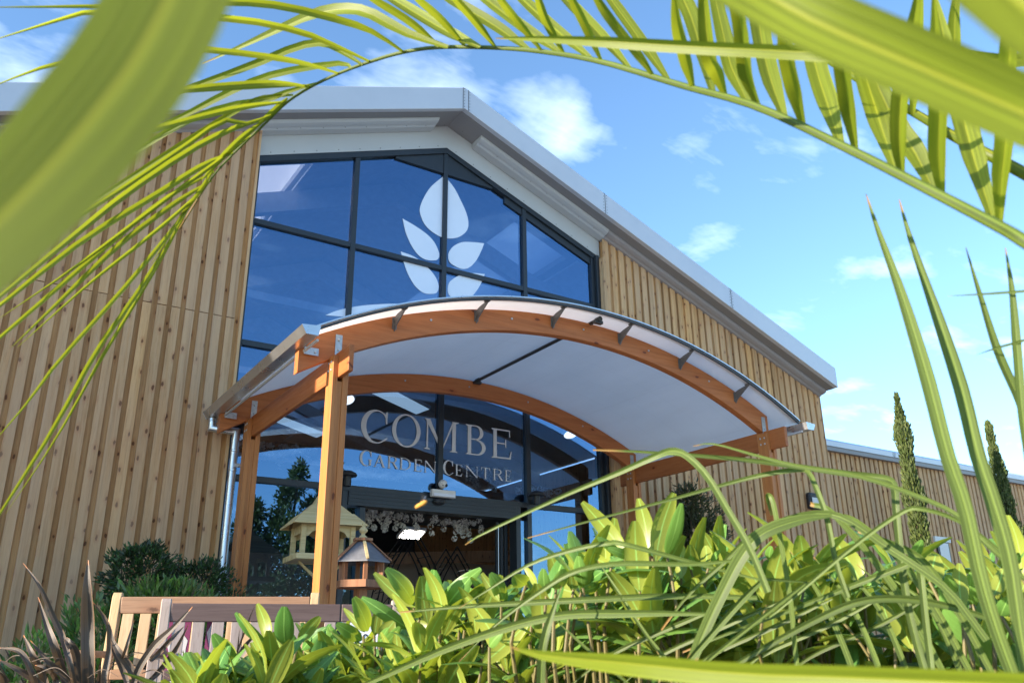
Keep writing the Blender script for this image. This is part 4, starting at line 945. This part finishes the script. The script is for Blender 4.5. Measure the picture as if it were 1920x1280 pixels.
# ================================================================ FOREGROUND LEAVES
def blade(mb, pts, wpx, fold=.5, twist=0.0, n=14, taper=(.35, 1.0, .08), seg=1, face=None):
    'long folded leaf: photo pixels + distance, width in photo pixels'
    P = spline([cp(*p) for p in pts], n); dm = sum(p[2] for p in pts)/len(pts)
    w = wpx*dm/F_PX
    rows = []
    for i, p in enumerate(P):
        t_ = (P[min(i+1, n-1)]-P[max(i-1, 0)]).normalized(); v = (p-CAM).normalized()
        s_ = t_.cross(v); s_ = s_.normalized() if s_.length > 1e-5 else t_.orthogonal().normalized(); nn = s_.cross(t_)
        tw = twist(i/(n-1)) if callable(twist) else twist
        s2 = s_*math.cos(tw)+nn*math.sin(tw); n2 = nn*math.cos(tw)-s_*math.sin(tw)
        u = i/(n-1); k = taper[0]+(taper[1]-taper[0])*min(1, u/.25) if u < .25 else (taper[1] if u < .55 else taper[1]+(taper[2]-taper[1])*((u-.55)/.45)**1.3)
        h = w*k*.5
        rows.append([p-s2*h*math.cos(fold)-n2*h*math.sin(fold), p-s2*h*.5*math.cos(fold)-n2*h*.5*math.sin(fold)*.8, p, p+s2*h*.5*math.cos(fold)-n2*h*.5*math.sin(fold)*.8, p+s2*h*math.cos(fold)-n2*h*math.sin(fold)])
    mb.sheet(rows)
def crease(o):
    for e in o.data.edges:
        a, b = e.vertices
        if a % 5 == 2 and b % 5 == 2: e.use_edge_sharp = True
    return o
def Z(x0, y0, s): return lambda x, y: (x0+x/s, y0+y/s)

# ---- arching palm
PALM = thing('palm', 'palm whose long feathery frond arches over the whole view', 'palm', tuple(cp(2300, 1150, .75).xy) + (0,))
def onto(o, root):       # keep world placement under a parent that is only moved, not turned
    o.location = o.location-root.location; return o
RACH = [(2180, 620, .46), (2050, 535, .49), (1920, 452, .52), (1874, 425, .54), (1767, 369, .58), (1602, 285, .64), (1421, 201, .72), (1280, 161, .80), (1127, 116, .88), (1016, 97, .95), (929, 90, 1.0), (825, 89, 1.05), (757, 98, 1.08), (694, 116, 1.1), (635, 138, 1.12), (581, 164, 1.14), (537, 193, 1.15), (497, 232, 1.16), (437, 289, 1.18), (393, 339, 1.18), (336, 430, 1.18)]
FR = thing('frond', None, None, (0, 0, 0), None, 0, PALM); FR.location = -PALM.location
FR['label'] = 'long frond arching across the sky'
mb = MB(); pts = [cp(*p) for p in RACH]; sp = spline(pts, 70)
mb.tube(sp, [.0046-.0034*(i/69)**.8 for i in range(70)], 8); 
mb.build('rachis', M['strap'], FR, smooth=True)
HOST = [FR]
def L(pts, w, fold=.5, tw=0.0, d0=None, d1=None, **kw):
    m = len(pts); lf = MB()
    blade(lf, [(*p, d0+(d1-d0)*i/(m-1)) for i, p in enumerate(pts)], w, fold, tw, **kw)
    crease(lf.build('leaflet', M['palm'], HOST[0], smooth=True))
# left half, near row (green) and far row (pale)
L([(757,98),(700,60),(640,38),(534,12),(440,3),(300,8),(161,12),(-20,14)], 17, .5, .2, 1.08, .9)
L([(825,88),(768,40),(700,-2),(640,-40)], 17, .5, .2, 1.05, .95)
L([(872,86),(828,36),(784,-2),(740,-40)], 17, .5, .3, 1.03, .92)
L([(929,88),(892,40),(855,-2),(820,-45)], 18, .5, .3, 1.0, .9)
L([(1016,95),(969,37),(939,-2),(910,-50)], 18, .5, .3, .95, .85)
L([(1057,99),(1026,42),(1010,-2),(995,-50)], 19, .5, .3, .93, .84)
L([(1127,112),(1097,46),(1073,-2),(1055,-50)], 20, .5, .3, .88, .8)
L([(1225,142),(1196,100),(1144,34),(1115,-10),(1090,-50)], 21, .5, .3, .83, .76)
FAR = [[(993,95),(925,47),(842,-2),(800,-30)], [(1050,99),(985,55),(905,-5),(860,-40)], [(900,89),(830,55),(735,-2),(690,-30)], [(1110,112),(1040,55),(975,-5),(930,-50)], [(1180,128),(1120,60),(1055,-8),(1020,-50)], [(1255,154),(1200,75),(1140,-8),(1110,-50)], [(840,89),(760,62),(690,25),(640,18),(580,30),(480,75),(380,120)]]
for f in FAR: L(f, 24, .25, -.5, 1.0, 1.12)
L([(694,116),(640,91),(571,62),(487,42),(418,34),(300,22),(170,22),(90,44),(-20,78)], 15, .5, .15, 1.1, .85)
L([(680,122),(640,97),(605,81),(554,89),(470,124),(349,168),(275,202),(180,250)], 15, .35, -.2, 1.1, 1.15)
L([(635,138),(571,119),(487,104),(363,92),(220,95),(85,125),(-20,165)], 14, .5, .1, 1.12, .85)
L([(660,130),(640,119),(554,131),(487,148),(420,178),(349,215),(255,262),(150,335)], 14, .35, -.2, 1.11, 1.15)
L([(581,164),(540,157),(487,156),(370,165),(292,181),(180,215),(60,280),(-20,330)], 14, .5, .1, 1.14, .95)
L([(600,155),(540,172),(497,188),(420,201),(336,235),(255,285),(161,339),(60,410)], 13, .4, -.2, 1.14, 1.18)
V_ = Z(0, 150, 1.828)
for pts, w_, fo, tw, d0, d1 in (
 ([(1060,18),(900,22),(700,32),(540,46),(300,90),(-40,170)], 11, .45, .1, 1.14, 1.0),
 ([(985,75),(880,86),(760,108),(560,160),(390,212),(150,320),(-40,420)], 13, .45, .1, 1.15, 1.0),
 ([(1005,52),(930,58),(860,78),(700,172),(480,312),(200,500),(-40,672)], 11, .35, -.2, 1.15, 1.12),
 ([(910,135),(800,166),(650,242),(430,392),(270,520),(0,742),(-40,775)], 14, .45, .0, 1.16, 1.05),
 ([(930,120),(840,150),(760,142),(600,250),(330,430),(100,572),(-40,640)], 10, .4, .1, 1.15, 1.1),
 ([(800,250),(700,290),(540,390),(280,552),(0,772),(-40,800)], 13, .45, .0, 1.18, 1.08),
 ([(860,190),(760,268),(620,370),(420,520),(230,660),(0,815)], 9, .4, .2, 1.17, 1.12),
 ([(735,315),(560,412),(330,600),(0,882),(-40,915)], 10, .45, .0, 1.18, 1.1),
 ([(725,345),(600,422),(400,572),(200,762),(40,915)], 11, .45, .0, 1.18, 1.1),
 ([(705,365),(600,462),(480,560),(300,702),(60,915)], 8, .35, .3, 1.18, 1.14),
 ([(690,372),(600,500),(520,600),(400,742),(200,965),(90,1110),(-40,1260)], 9, .45, .0, 1.18, 1.12),
 ([(640,450),(560,590),(450,760),(330,930),(180,1200),(0,1484),(-40,1545)], 10, .45, .0, 1.18, 1.12),
 ([(635,462),(545,625),(440,800),(340,965),(190,1230),(20,1484)], 7, .35, .3, 1.185, 1.13),
 ([(905,138),(820,205),(742,285),(690,345)], 12, .2, .35, 1.15, 1.17), ([(985,62),(930,112),(870,168)], 11, .2, .3, 1.14, 1.16),
 ([(735,300),(690,372),(620,470),(520,630)], 8, .2, .3, 1.17, 1.175)):
    L([V_(*p) for p in pts], w_, fo, tw, d0, d1)
# right half: near row
for p, w_ in (([(1360,178),(1344,134),(1330,101),(1320,-5),(1318,-60)],32), ([(1424,202),(1401,144),(1396,101),(1388,40),(1372,-10),(1360,-60)],32), ([(1508,240),(1490,168),(1478,114),(1470,50),(1462,-20)],34), ([(1606,285),(1592,202),(1582,134),(1574,60),(1570,-30)],34), ([(1692,328),(1687,269),(1690,185),(1703,100),(1716,30),(1724,-40)],36), ([(1767,369),(1760,285),(1762,208),(1757,100),(1750,-30)],38), ([(1875,425),(1878,336),(1886,262),(1892,118),(1890,40),(1880,-40)],38), ([(1960,480),(1960,380),(1975,250),(1990,100)],40), ([(1300,165),(1284,100),(1270,40),(1262,-40)],28)):
    L(p, w_*1.08, .6, .3, .79-.13*(p[0][0]-1300)/560, .70-.13*(p[0][0]-1300)/560)
for p, w_ in (([(1337,176),(1300,44),(1280,-5),(1262,-60)],30), ([(1404,196),(1380,145),(1367,111),(1340,-5),(1325,-60)],32), ([(1471,222),(1438,124),(1414,-5),(1400,-60)],34), ([(1576,270),(1550,190),(1532,134),(1512,50),(1490,-40)],38), ([(1680,320),(1650,230),(1636,185),(1600,70),(1570,-30)],42), ([(1752,360),(1715,285),(1683,240),(1640,150),(1600,60)],38), ([(1865,420),(1830,310),(1814,252),(1795,180),(1770,70),(1750,-20)],40)):
    L(p, w_*1.08, .22, -.3, .84-.14*(p[0][0]-1300)/560, .90-.14*(p[0][0]-1300)/560)
# second frond crossing behind, upper right
FR2 = thing('frond', None, None, (0, 0, 0), None, 0, PALM); FR2.location = -PALM.location; FR2['label'] = 'second frond crossing behind at upper right'
mb = MB(); sp = spline([cp(2200, 480, .6), cp(1920, 325, .75), cp(1800, 262, .8), cp(1720, 215, .86), cp(1612, 151, .92), cp(1500, 80, 1.0), cp(1400, 10, 1.08), cp(1300, -70, 1.15)], 40); mb.tube(sp, [.006-.004*i/39 for i in range(40)], 8); mb.build('rachis', M['palm'], FR2, smooth=True)
HOST[0] = FR2
L([(2050,110),(1885,112),(1784,97),(1660,75)], 26, .5, .2, .75, .8)
L([(1712,215),(1716,120),(1722,40),(1730,-40)], 28, .5, .2, .86, .8)
L([(1800,262),(1792,150),(1790,40),(1796,-40)], 28, .5, .2, .8, .76)
L([(930,72),(985,72),(1057,74),(1150,78),(1280,86),(1400,92),(1500,97),(1640,108),(1780,118)][::-1], 29, .55, .35, .5, .80, taper=(.8, 1, .1))
# leaves right against the lens
FR3 = thing('frond', None, None, (0, 0, 0), None, 0, PALM); FR3.location = -PALM.location; FR3['label'] = 'blurred leaves close to the lens at the top corners and bottom edge'
HOST[0] = FR3
L([(430,-260),(335,-40),(262,100),(180,212),(85,325),(-60,470),(-260,640)], 228, .04, -.42, .135, .125, taper=(.9, 1, .8))
L([(1150,-150),(1400,-28),(1530,42),(1700,116),(1920,212),(2100,290)], 128, .35, .2, .27, .22, taper=(.8, 1, .9))
L([(1760,-120),(1870,-30),(1990,75),(2150,240)], 190, .3, .5, .16, .14, taper=(.8, 1, .9))
L([(958,1212),(1011,1226),(1100,1236),(1196,1245),(1380,1262),(1600,1270),(1920,1285),(2100,1300)][::-1], 48, .35, .35, .30, .58, taper=(.9, 1, .06))
mb = MB(); c = Vector((0, 0, 0)); mb.lathe([(.001, 0), (.09, 0), (.10, .15), (.085, .45), (.07, .62), (.001, .66)], (0, 0, 0), 14); mb.build('trunk', M['bark'], PALM)
base = PALM.location+Vector((0, 0, .62))
for q, fr_ in ((cp(2180, 620, .46), FR), (cp(2200, 480, .6), FR2)):
    bs = MB(); bs.tube(spline([base, (base+q)*.5+Vector((0, 0, .05)), q], 10), .0055, 8); bs.build('leaf_stalk', M['strap'], fr_)

# ---- strap leaved clump, lower right: every blade a part
ST = thing('strap_leaved_plant', 'clump of long green strap leaves with bent tips at lower right', 'plant', tuple(cp(1780, 1420, 1.0).xy) + (0,))
B_ = Z(1360, 850, 2.977); Q_ = Z(860, 850, 2.977); S_ = Z(1280, 980, 4.268); T_ = Z(1600, 980, 4.266)
def SB(pts, w, d0, d1, fold=.5, tw=0.0, **kw):
    mb = MB(); m = len(pts); blade(mb, [(*p, d0+(d1-d0)*i/(m-1)) for i, p in enumerate(pts)], w*.64, fold, tw, n=26, **kw)
    o = crease(mb.build('leaf', M['strap'], ST, smooth=True)); o.location = -ST.location; return o
SB([(1925,1330),(1874,1196),(1840,1085),(1810,951),(1776,850),(1743,722),(1710,611),(1680,521),(1646,430),(1624,364)], 47, .72, .80, .45, .1, taper=(.8, 1, .06))
SB([(1935,1300),(1914,1186),(1894,1051),(1864,944),(1833,850),(1804,732),(1767,618),(1740,541),(1705,440),(1686,374)], 47, .72, .82, .45, .1, taper=(.8, 1, .06))
SB([(1960,950),(1925,800),(1911,749),(1871,658),(1838,554),(1811,464)], 30, .75, .8, .6)
SB([(1945,1000),(1918,783),(1908,665),(1898,548),(1885,464)], 30, .72, .76, .6)
SB([(2000,540),(1920,546),(1850,551),(1776,555)], 9, .7, .8, .6); SB([(2000,612),(1920,638),(1870,652),(1831,665)], 9, .7, .8, .6)
SB([(1750,1290),(1735,1260),(1712,1180),(1698,1110),(1686,1020),(1680,950),(1677,912),(1668,900),(1645,894),(1590,888),(1500,875),(1390,861),(1280,852),(1190,846),(1112,843)], 23, .95, 1.15, .45, taper=(1, 1, .25))
SB([(1960,1120),(1847,1018),(1790,962),(1700,922),(1600,890),(1498,874),(1419,854),(1339,832),(1300,836)], 15, .85, 1.1, .5, taper=(.8, 1, .15))
SB([(1440,1110),(1405,1026),(1366,959),(1326,893),(1290,856),(1262,845),(1229,855),(1150,890),(1061,927),(909,998),(872,1021)], 22, .95, 1.15, .4, taper=(.9, 1, .12))
SB([(1590,1120),(1567,1052),(1551,972),(1530,914),(1516,886),(1498,880),(1440,888),(1380,902),(1250,938),(1095,979),(989,1008)], 17, 1.0, 1.2, .5, taper=(.9, 1, .2))
SB([(1497,1255),(1494,1240),(1484,1135),(1471,1051),(1458,980),(1449,938),(1441,927),(1438,935),(1447,965)], 17, 1.0, 1.05, .3, .5, taper=(.9, 1, .5))
SB([(1850,1200),(1780,1109),(1713,1058),(1662,1025),(1595,978),(1545,962),(1477,973),(1410,1003),(1360,1051),(1290,1115),(1240,1180)], 22, .9, 1.15, .4, .0, taper=(.9, 1, .3))
SB([(1560,966),(1500,974),(1432,999),(1393,1040),(1355,1110),(1322,1180),(1295,1245)], 40, .98, 1.0, .3, -.2, taper=(.25, 1, .8))
SB([(1905,1060),(1857,1018),(1793,974),(1729,954),(1689,961),(1595,1028),(1461,1142),(1432,1160),(1405,1178)], 14, .9, 1.0, .5, taper=(.8, 1, .1))
SB([(1750,1290),(1746,1250),(1735,1160),(1726,1075),(1720,1058),(1708,1056),(1650,1078),(1595,1099),(1494,1139),(1360,1189),(1280,1222)], 22, .9, 1.05, .5, taper=(.9, 1, .25))
SB([(1860,1160),(1780,1136),(1696,1122),(1612,1127),(1528,1162),(1394,1236),(1330,1280)], 24, .95, 1.0, .4, .2, taper=(.7, 1, .4))
SB([S_(650,445),S_(480,610),S_(240,880),S_(60,1090),S_(-60,1250)], 22, .98, .95, .5, .2, taper=(.6, 1, .8)); SB([S_(1010,475),S_(760,455),S_(660,445),S_(640,450)], 9, 1.0, .98, .5)
SB([S_(1000,470),S_(780,640),S_(550,820),S_(200,1100),S_(60,1250)], 14, 1.0, .95, .5, taper=(.6, 1, .7))
SB([(1420,1045),(1300,1057),(1162,1056),(1075,1072),(1010,1110),(930,1170),(860,1240)], 17, 1.05, 1.15, .5)
SB([(1440,1090),(1340,1065),(1176,1021),(1140,1018),(1078,1029),(994,1057),(910,1108),(860,1140)], 15, 1.1, 1.25, .4)
SB([(1420,1120),(1263,1117),(1095,1124),(980,1130),(860,1137),(750,1147)], 20, 1.1, 1.3, .5, taper=(.7, 1, .25))
SB([(1330,1150),(1179,1149),(1028,1156),(860,1206),(700,1275),(640,1300)], 26, 1.0, 1.15, .3, .3)
SB([(1014,1330),(1014,1280),(1017,1220),(1024,1185),(1029,1168),(1040,1135),(1053,1098)], 27, 1.0, 1.02, .4, taper=(1, 1, .05))
SB([(1200,1300),(1100,1215),(1040,1160)], 10, 1.1, 1.15, .5); SB([(1300,1290),(1220,1200),(1160,1110),(1120,1050)], 12, 1.1, 1.2, .5)
for k in range(6):
    x = 1560+k*50; SB([(x+60,1330),(x+30,1230),(x-20,1120+k*4),(x-80-8*k,1030+9*k)], 19, 1.05, 1.3, .45, .2)
for k in range(5):
    x = 1200+k*95; SB([(x+170,1130-4*k),(x+60,1175),(x-60,1230),(x-150,1300)], 15, 1.15, 1.25, .45, .1*k)
for (a, b) in ((1560, 940), (1610, 960), (1650, 990)):
    SB([(a+210,1260),(a+150,1150),(a+80,1050),(a,b+20),(a-40,b+4)], 24, 1.05, 1.15, .4, .3, taper=(.8, 1, .6))
    
# ---- bronze flax, lower left
FX = thing('bronze_flax', 'bronze purple flax with upright sword leaves at lower left', 'plant', tuple(cp(150, 1330, 2.2).xy) + (0,))
P_ = Z(0, 1040, 5.334); R1 = Z(300, 1040, 5.334); R2 = Z(600, 1040, 5.333); R3 = Z(900, 900, 3.3675); R4 = S_; R5 = T_
def FB(zf, pts, w, d=2.2, fold=.45, tw=0.0, taper=(.8, 1, .08)):
    mb = MB(); blade(mb, [(*zf(*p), d+.04*random.uniform(-1, 1)) for p in pts], w/5.334*.95, fold, tw, n=20, taper=taper); o = crease(mb.build('leaf', M['bronze'], FX, smooth=True)); o.location = -FX.location
for pts, w_ in (([(890,1500),(885,1100),(880,700),(872,350),(880,50)],150), ([(700,1500),(640,1200),(560,950),(470,700),(380,420)],90), ([(760,1400),(700,1100),(620,820),(520,600),(400,320),(230,80)],70), ([(830,1500),(790,1250),(750,1000),(690,880),(630,810)],110), ([(520,1500),(430,1200),(330,1000),(235,800)],80), ([(800,1500),(690,1250),(500,1080),(300,850)],75), ([(450,1400),(390,1280),(190,1150),(-20,1040)],75), ([(380,1450),(320,1200),(200,970),(-20,925)],65), ([(1330,1450),(1250,1200),(1150,950),(1060,650),(920,460)],65), ([(1480,1400),(1300,1120),(1180,950),(1100,800)],90), ([(1330,1300),(1400,1120),(1550,900),(1730,730),(1925,515)],85), ([(1080,1500),(1040,1250),(1090,950),(1070,650)],70), ([(1000,1450),(990,1250),(1010,1020)],45), ([(1200,1100),(1270,900),(1340,650)],35), ([(60,1400),(40,1250),(-30,1150)],80), ([(600,1450),(560,1250),(470,1130),(350,1100)],60)):
    FB(P_, pts, w_, tw=random.uniform(-.3, .3))
for pts, w_ in (([(-100,1250),(0,1150),(150,950),(285,695)],65), ([(-100,1060),(0,960),(110,840),(240,712)],60), ([(700,1200),(790,1030),(900,870),(1000,775)],85), ([(700,1150),(760,1000),(880,670),(955,495)],22), ([(720,1150),(770,980),(795,740)],22), ([(450,1350),(500,1150),(560,1020)],50), ([(250,1200),(245,1050),(230,950)],35)):
    FB(R1, pts, w_, 2.3, tw=random.uniform(-.3, .3))
for k in range(14):
    x = random.uniform(0, 1500); y = random.uniform(1000, 1250); FB(P_, [(x, y), (x+random.uniform(100, 220), y-random.uniform(20, 90)), (x+random.uniform(250, 420), y+random.uniform(-60, 60))], random.uniform(6, 11), random.uniform(2.05, 2.4))

# ---- rhododendrons: shoots are parts, each with its whorl of leaves
RH = [thing('rhododendron', lab, 'shrub', tuple(cp(x, 1450, d).xy) + (0,), 'rhododendrons in the planting bed') for lab, x, d in (('rhododendron in front of the purple brown bench', 540, 1.7), ('rhododendron below the doorway left of the tallest shoots', 830, 1.65), ('rhododendron with the tallest upright shoots in the middle', 1180, 1.45), ('rhododendron tangled among the strap leaves at right', 1640, 1.45))]
def rleaf(mb, a, b, w, nrm, curl=.0, n=8):
    'elliptic leaf from a to b with width w; nrm is the upper face'
    ax = b-a; L_ = ax.length; t0 = ax.normalized(); s0 = t0.cross(nrm).normalized(); nn = s0.cross(t0); rows = []
    for i in range(n+1):
        u = i/n; k = math.sin(math.pi*(.02+.945*u**.92))**.62
        k = k if u > .12 else .10+u*2.2
        h = w*.5*k; c = a+ax*u+nn*L_*(.10*math.sin(math.pi*u)-curl*u*u)
        e = .28
        rows.append([c-s0*h-nn*h*e*.5, c-s0*h*.55+nn*h*e*.2, c-nn*h*.12, c+s0*h*.55+nn*h*e*.2, c+s0*h-nn*h*e*.5])
    mb.sheet(rows)
def hand(k, zf, items, d, sc):
    'leaves read one by one from the photo: base, tip, width, face'
    root = RH[k]; groups = {}
    for it in items:
        (bx, by), (tx, ty), w_, f = it; key = (round(zf(bx, by)[0]/26), round(zf(bx, by)[1]/34)); groups.setdefault(key, []).append(it)
    for key, its in groups.items():
        mb = MB(); st = MB(); dd = d+random.uniform(-.07, .07)
        for (bx, by), (tx, ty), w_, f in its:
            px, py = zf(bx, by); qx, qy = zf(tx, ty); d1 = dd+random.uniform(-.02, .02); d2 = d1+(.035 if f == 'b' else -.03)*random.uniform(.5, 1.3)
            a, b = cp(px, py, d1), cp(qx, qy, d2); v = (CAM-a).normalized(); t0 = (b-a).normalized(); s0 = t0.cross(v).normalized()
            tilt = random.uniform(-.45, .45); nr = (v*math.cos(tilt)+s0*math.sin(tilt))*(1 if f == 'u' else -1)
            rleaf(mb, a, b, w_/sc*d1/F_PX*1.24, nr, random.uniform(-.05, .12))
        cx = sum(zf(*i[0])[0] for i in its)/len(its); cy = sum(zf(*i[0])[1] for i in its)/len(its)
        o = mb.build('shoot', M['rhodo'], root, smooth=True); o.location = -root.location
        top = cp(cx, cy, dd); st.tube(spline([top, top+Vector((random.uniform(-.02, .02), random.uniform(-.02, .02), -.12)), Vector((top.x*.7+root.location.x*.3, top.y*.7+root.location.y*.3, max(.1, top.z-.4)))], 6), [.0022, .0025, .003, .0035, .004, .005], 6)
        s_ = st.build('stem', M['stem'], o)
A1 = [((1250,900),(1245,510),160,'u'),((1090,870),(975,485),110,'b'),((1060,890),(750,605),90,'u'),((1380,880),(1600,615),110,'b'),((1420,950),(1630,730),90,'u'),((1270,1080),(1130,760),90,'b'),((1370,1300),(1290,790),170,'u'),((700,1180),(620,840),170,'b'),((760,1090),(530,790),130,'u'),((660,1300),(185,1010),72,'u'),((1000,1300),(760,1090),150,'b'),((860,1110),(1180,860),80,'u'),((1200,1300),(1050,980),130,'b'),((1250,1120),(1090,980),90,'u'),((1480,1300),(1690,900),140,'u'),((1470,1190),(1640,960),80,'b'),((1560,1050),(1440,960),80,'b'),((1600,1010),(1707,900),80,'u'),((1050,1290),(980,1010),90,'u'),((1300,1280),(1250,1050),110,'u'),((900,1250),(1020,1000),90,'b'),((1420,1330),(1480,1080),110,'b'),((860,1330),(900,1120),120,'u'),((500,1360),(560,1180),90,'u')]
hand(0, R1, A1, 1.62, 5.334)
A2 = [((480,760),(350,430),140,'u'),((450,770),(230,525),60,'b'),((250,1080),(90,730),130,'u'),((420,850),(170,690),110,'u'),((300,1040),(290,830),100,'b'),((380,990),(365,840),50,'b'),((550,800),(590,540),100,'b'),((890,740),(420,425),112,'u'),((950,520),(540,165),120,'b'),((940,490),(670,135),150,'u'),((920,400),(840,215),90,'b'),((1080,680),(1010,210),150,'b'),((1180,560),(1150,135),170,'u'),((1380,770),(1090,370),130,'b'),((1200,480),(1610,135),120,'u'),((1230,560),(1500,230),180,'u'),((1400,730),(1200,560),150,'u'),((1110,880),(960,670),170,'b'),((1080,940),(910,800),130,'u'),((1040,960),(880,850),110,'b'),((600,830),(740,660),120,'b'),((590,900),(690,720),70,'u'),((640,900),(790,740),90,'u'),((1000,620),(930,560),80,'u'),((1780,470),(1620,180),80,'b'),((1840,480),(1720,190),150,'u'),((1640,400),(1510,225),60,'u'),((1480,520),(1500,345),140,'u'),((460,1180),(540,850),110,'u'),((30,1300),(410,980),130,'b'),((0,1250),(140,860),100,'u'),((420,1050),(490,810),130,'b'),((520,1150),(690,950),70,'u'),((980,1300),(1080,1080),170,'u'),((1420,1200),(1190,1010),130,'u'),((1620,1120),(1920,800),150,'b'),((1720,900),(1860,770),90,'u'),((1900,560),(1960,330),90,'b'),((760,1150),(860,960),70,'b'),((700,1180),(620,1010),90,'u')]
hand(1, R2, A2, 1.58, 5.333)
A3 = [((935,490),(655,140),92,'b'),((1010,700),(970,260),128,'b'),((1070,480),(995,115),92,'b'),((1110,510),(1210,85),112,'b'),((1180,470),(1270,135),75,'u'),((890,480),(740,360),50,'u'),((830,540),(620,465),65,'b'),((650,680),(620,490),72,'u'),((590,690),(575,590),70,'b'),((480,690),(525,550),80,'u'),((640,720),(370,620),90,'b'),((290,660),(215,600),90,'u'),((360,680),(275,540),42,'b'),((120,760),(10,590),48,'b'),((150,760),(75,590),80,'u'),((1050,700),(900,620),100,'u'),((800,930),(810,650),110,'b'),((1270,620),(1250,375),80,'b'),((960,490),(815,430),50,'u'),((15,1160),(300,905),90,'b'),((60,1050),(130,960),60,'u'),((700,640),(760,580),60,'u'),((760,650),(640,700),60,'u'),((1330,560),(1345,480),50,'u'),((1180,640),(1160,560),90,'b'),((420,720),(400,560),70,'u')]
hand(2, R3, A3, 1.32, 3.3675)
A4 = [((190,340),(180,175),88,'b'),((230,330),(300,215),42,'u'),((70,360),(65,275),50,'u'),((690,300),(710,185),60,'u'),((760,420),(765,200),72,'b'),((690,430),(665,300),90,'u'),((580,500),(555,370),60,'b'),((1440,480),(1210,120),150,'b'),((760,1090),(820,720),130,'b'),((540,1040),(490,620),115,'b'),((1130,1100),(1280,870),170,'b'),((1290,1080),(1410,920),150,'u'),((1450,900),(1340,680),130,'u'),((980,260),(970,185),60,'u'),((1000,270),(1050,215),40,'b'),((1060,620),(1100,470),110,'u'),((1240,690),(1180,500),120,'u'),((1010,740),(960,560),90,'u')]
hand(3, R4, A4, 1.42, 4.268)
A5 = [((1110,1180),(725,575),190,'u'),((1100,1180),(660,760),170,'u'),((330,910),(240,640),150,'b'),((870,690),(850,320),110,'b'),((800,560),(760,400),80,'u'),((960,650),(930,420),90,'u'),((610,470),(655,260),150,'b'),((450,300),(550,135),70,'u'),((1120,580),(1200,380),100,'b'),((1290,320),(1320,255),50,'u'),((1180,740),(1240,600),90,'u'),((1340,560),(1400,330),90,'b')]
hand(3, R5, A5, 1.2, 4.266)
# leaves deeper in the bushes
TOP = [(330,1300),(400,1275),(470,1270),(560,1255),(640,1195),(700,1170),(800,1135),(900,1125),(1000,1105),(1100,1062),(1180,1035),(1260,1035),(1330,1040),(1400,1050),(1500,1050),(1600,1055),(1700,1060),(1800,1070),(1930,1065)]
def topy(x):
    for (a, b), (c, e) in zip(TOP, TOP[1:]):
        if a <= x <= c: return b+(e-b)*(x-a)/(c-a)
    return TOP[-1][1]
rg = random.Random(77)
def shoot(px, py, d, root, n=8):
    top = cp(px, py, d); mb = MB(); lean = Vector((rg.uniform(-.35, .35), rg.uniform(-.35, .35), 1)).normalized(); e1 = lean.orthogonal().normalized(); e2 = lean.cross(e1); a0 = rg.uniform(0, 6.3)
    for k in range(n):
        a = a0+k*2.4; el_ = R(rg.uniform(12, 72)); out = (e1*math.cos(a)+e2*math.sin(a)); dr = out*math.cos(el_)+lean*math.sin(el_)
        L_ = rg.uniform(.085, .14); nr = (lean-dr*lean.dot(dr)).normalized(); p0 = top-lean*rg.uniform(0, .025)+dr*.006
        rleaf(mb, p0, p0+dr*L_, L_*rg.uniform(.23, .31), nr, rg.uniform(0, .14), 6)
    o = mb.build('shoot', M['rhodo'], root, smooth=True); o.location = -root.location
    st = MB(); bx = root.location; st.tube(spline([top, top-lean*.12, Vector((top.x*.35+bx.x*.65, top.y*.35+bx.y*.65, max(.06, top.z-.4)))], 6), [.002, .0022, .0025, .003, .004, .005], 5); st.build('stem', M['stem'], o)
for i in range(260):
    px = rg.uniform(330, 1930); ty = topy(px); py = ty+25+(1340-ty)*rg.random()**.8
    if 600 < px < 725 and py < 1275: continue
    d = rg.uniform(1.35, 2.0) if px < 1000 else rg.uniform(1.25, 1.85)
    k = 0 if px < 660 else (1 if px < 980 else (2 if px < 1380 else 3)); shoot(px, py, d, RH[k])

# ---- bee in flight before the doors
t = NT('clear_insect_wing'); a_ = t.n('ShaderNodeBsdfTransparent', Color=(.9, .9, .9)); b_ = t.n('ShaderNodeBsdfGlossy', Color=(.5, .5, .5), Roughness=.3); m_ = t.n('ShaderNodeMixShader', **{'0': .25}); t.set(m_.inputs[1], a_.outputs[0]); t.set(m_.inputs[2], b_.outputs[0]); M['wing'] = t.done(m_.outputs[0])
t_ = thing('bee', 'golden bee hovering in front of the doorway', 'insect', cp(790, 945, .82)); t_.scale = (.72, .72, .72); rot = (_rt*.75+_up*.45+_fw*-.2).normalized().to_track_quat('X', 'Z').to_matrix()
mb = MB(); mb.lathe([(.0003, -.0095), (.002, -.008), (.0034, -.005), (.0036, -.001), (.0026, .001), (.0032, .003), (.003, .0055), (.0024, .0065), (.0026, .008), (.0018, .0095), (.0003, .010)], (0, 0, 0), 12)
for i, v in enumerate(mb.v): mb.v[i] = rot @ Vector((-v.z, v.x, v.y))
mb.build('body', M['bee_m'], t_, smooth=True)
for s_ in (-1, 1):
    mb = MB(); P = [Vector((.001, 0, .002)), Vector((.004, s_*.003, .007)), Vector((.008, s_*.004, .010)), Vector((.0095, s_*.003, .008)), Vector((.006, s_*.001, .003))]; mb.add([rot @ p for p in P], [(0, 1, 2, 3, 4)]); mb.build('wing', M['wing'], t_)
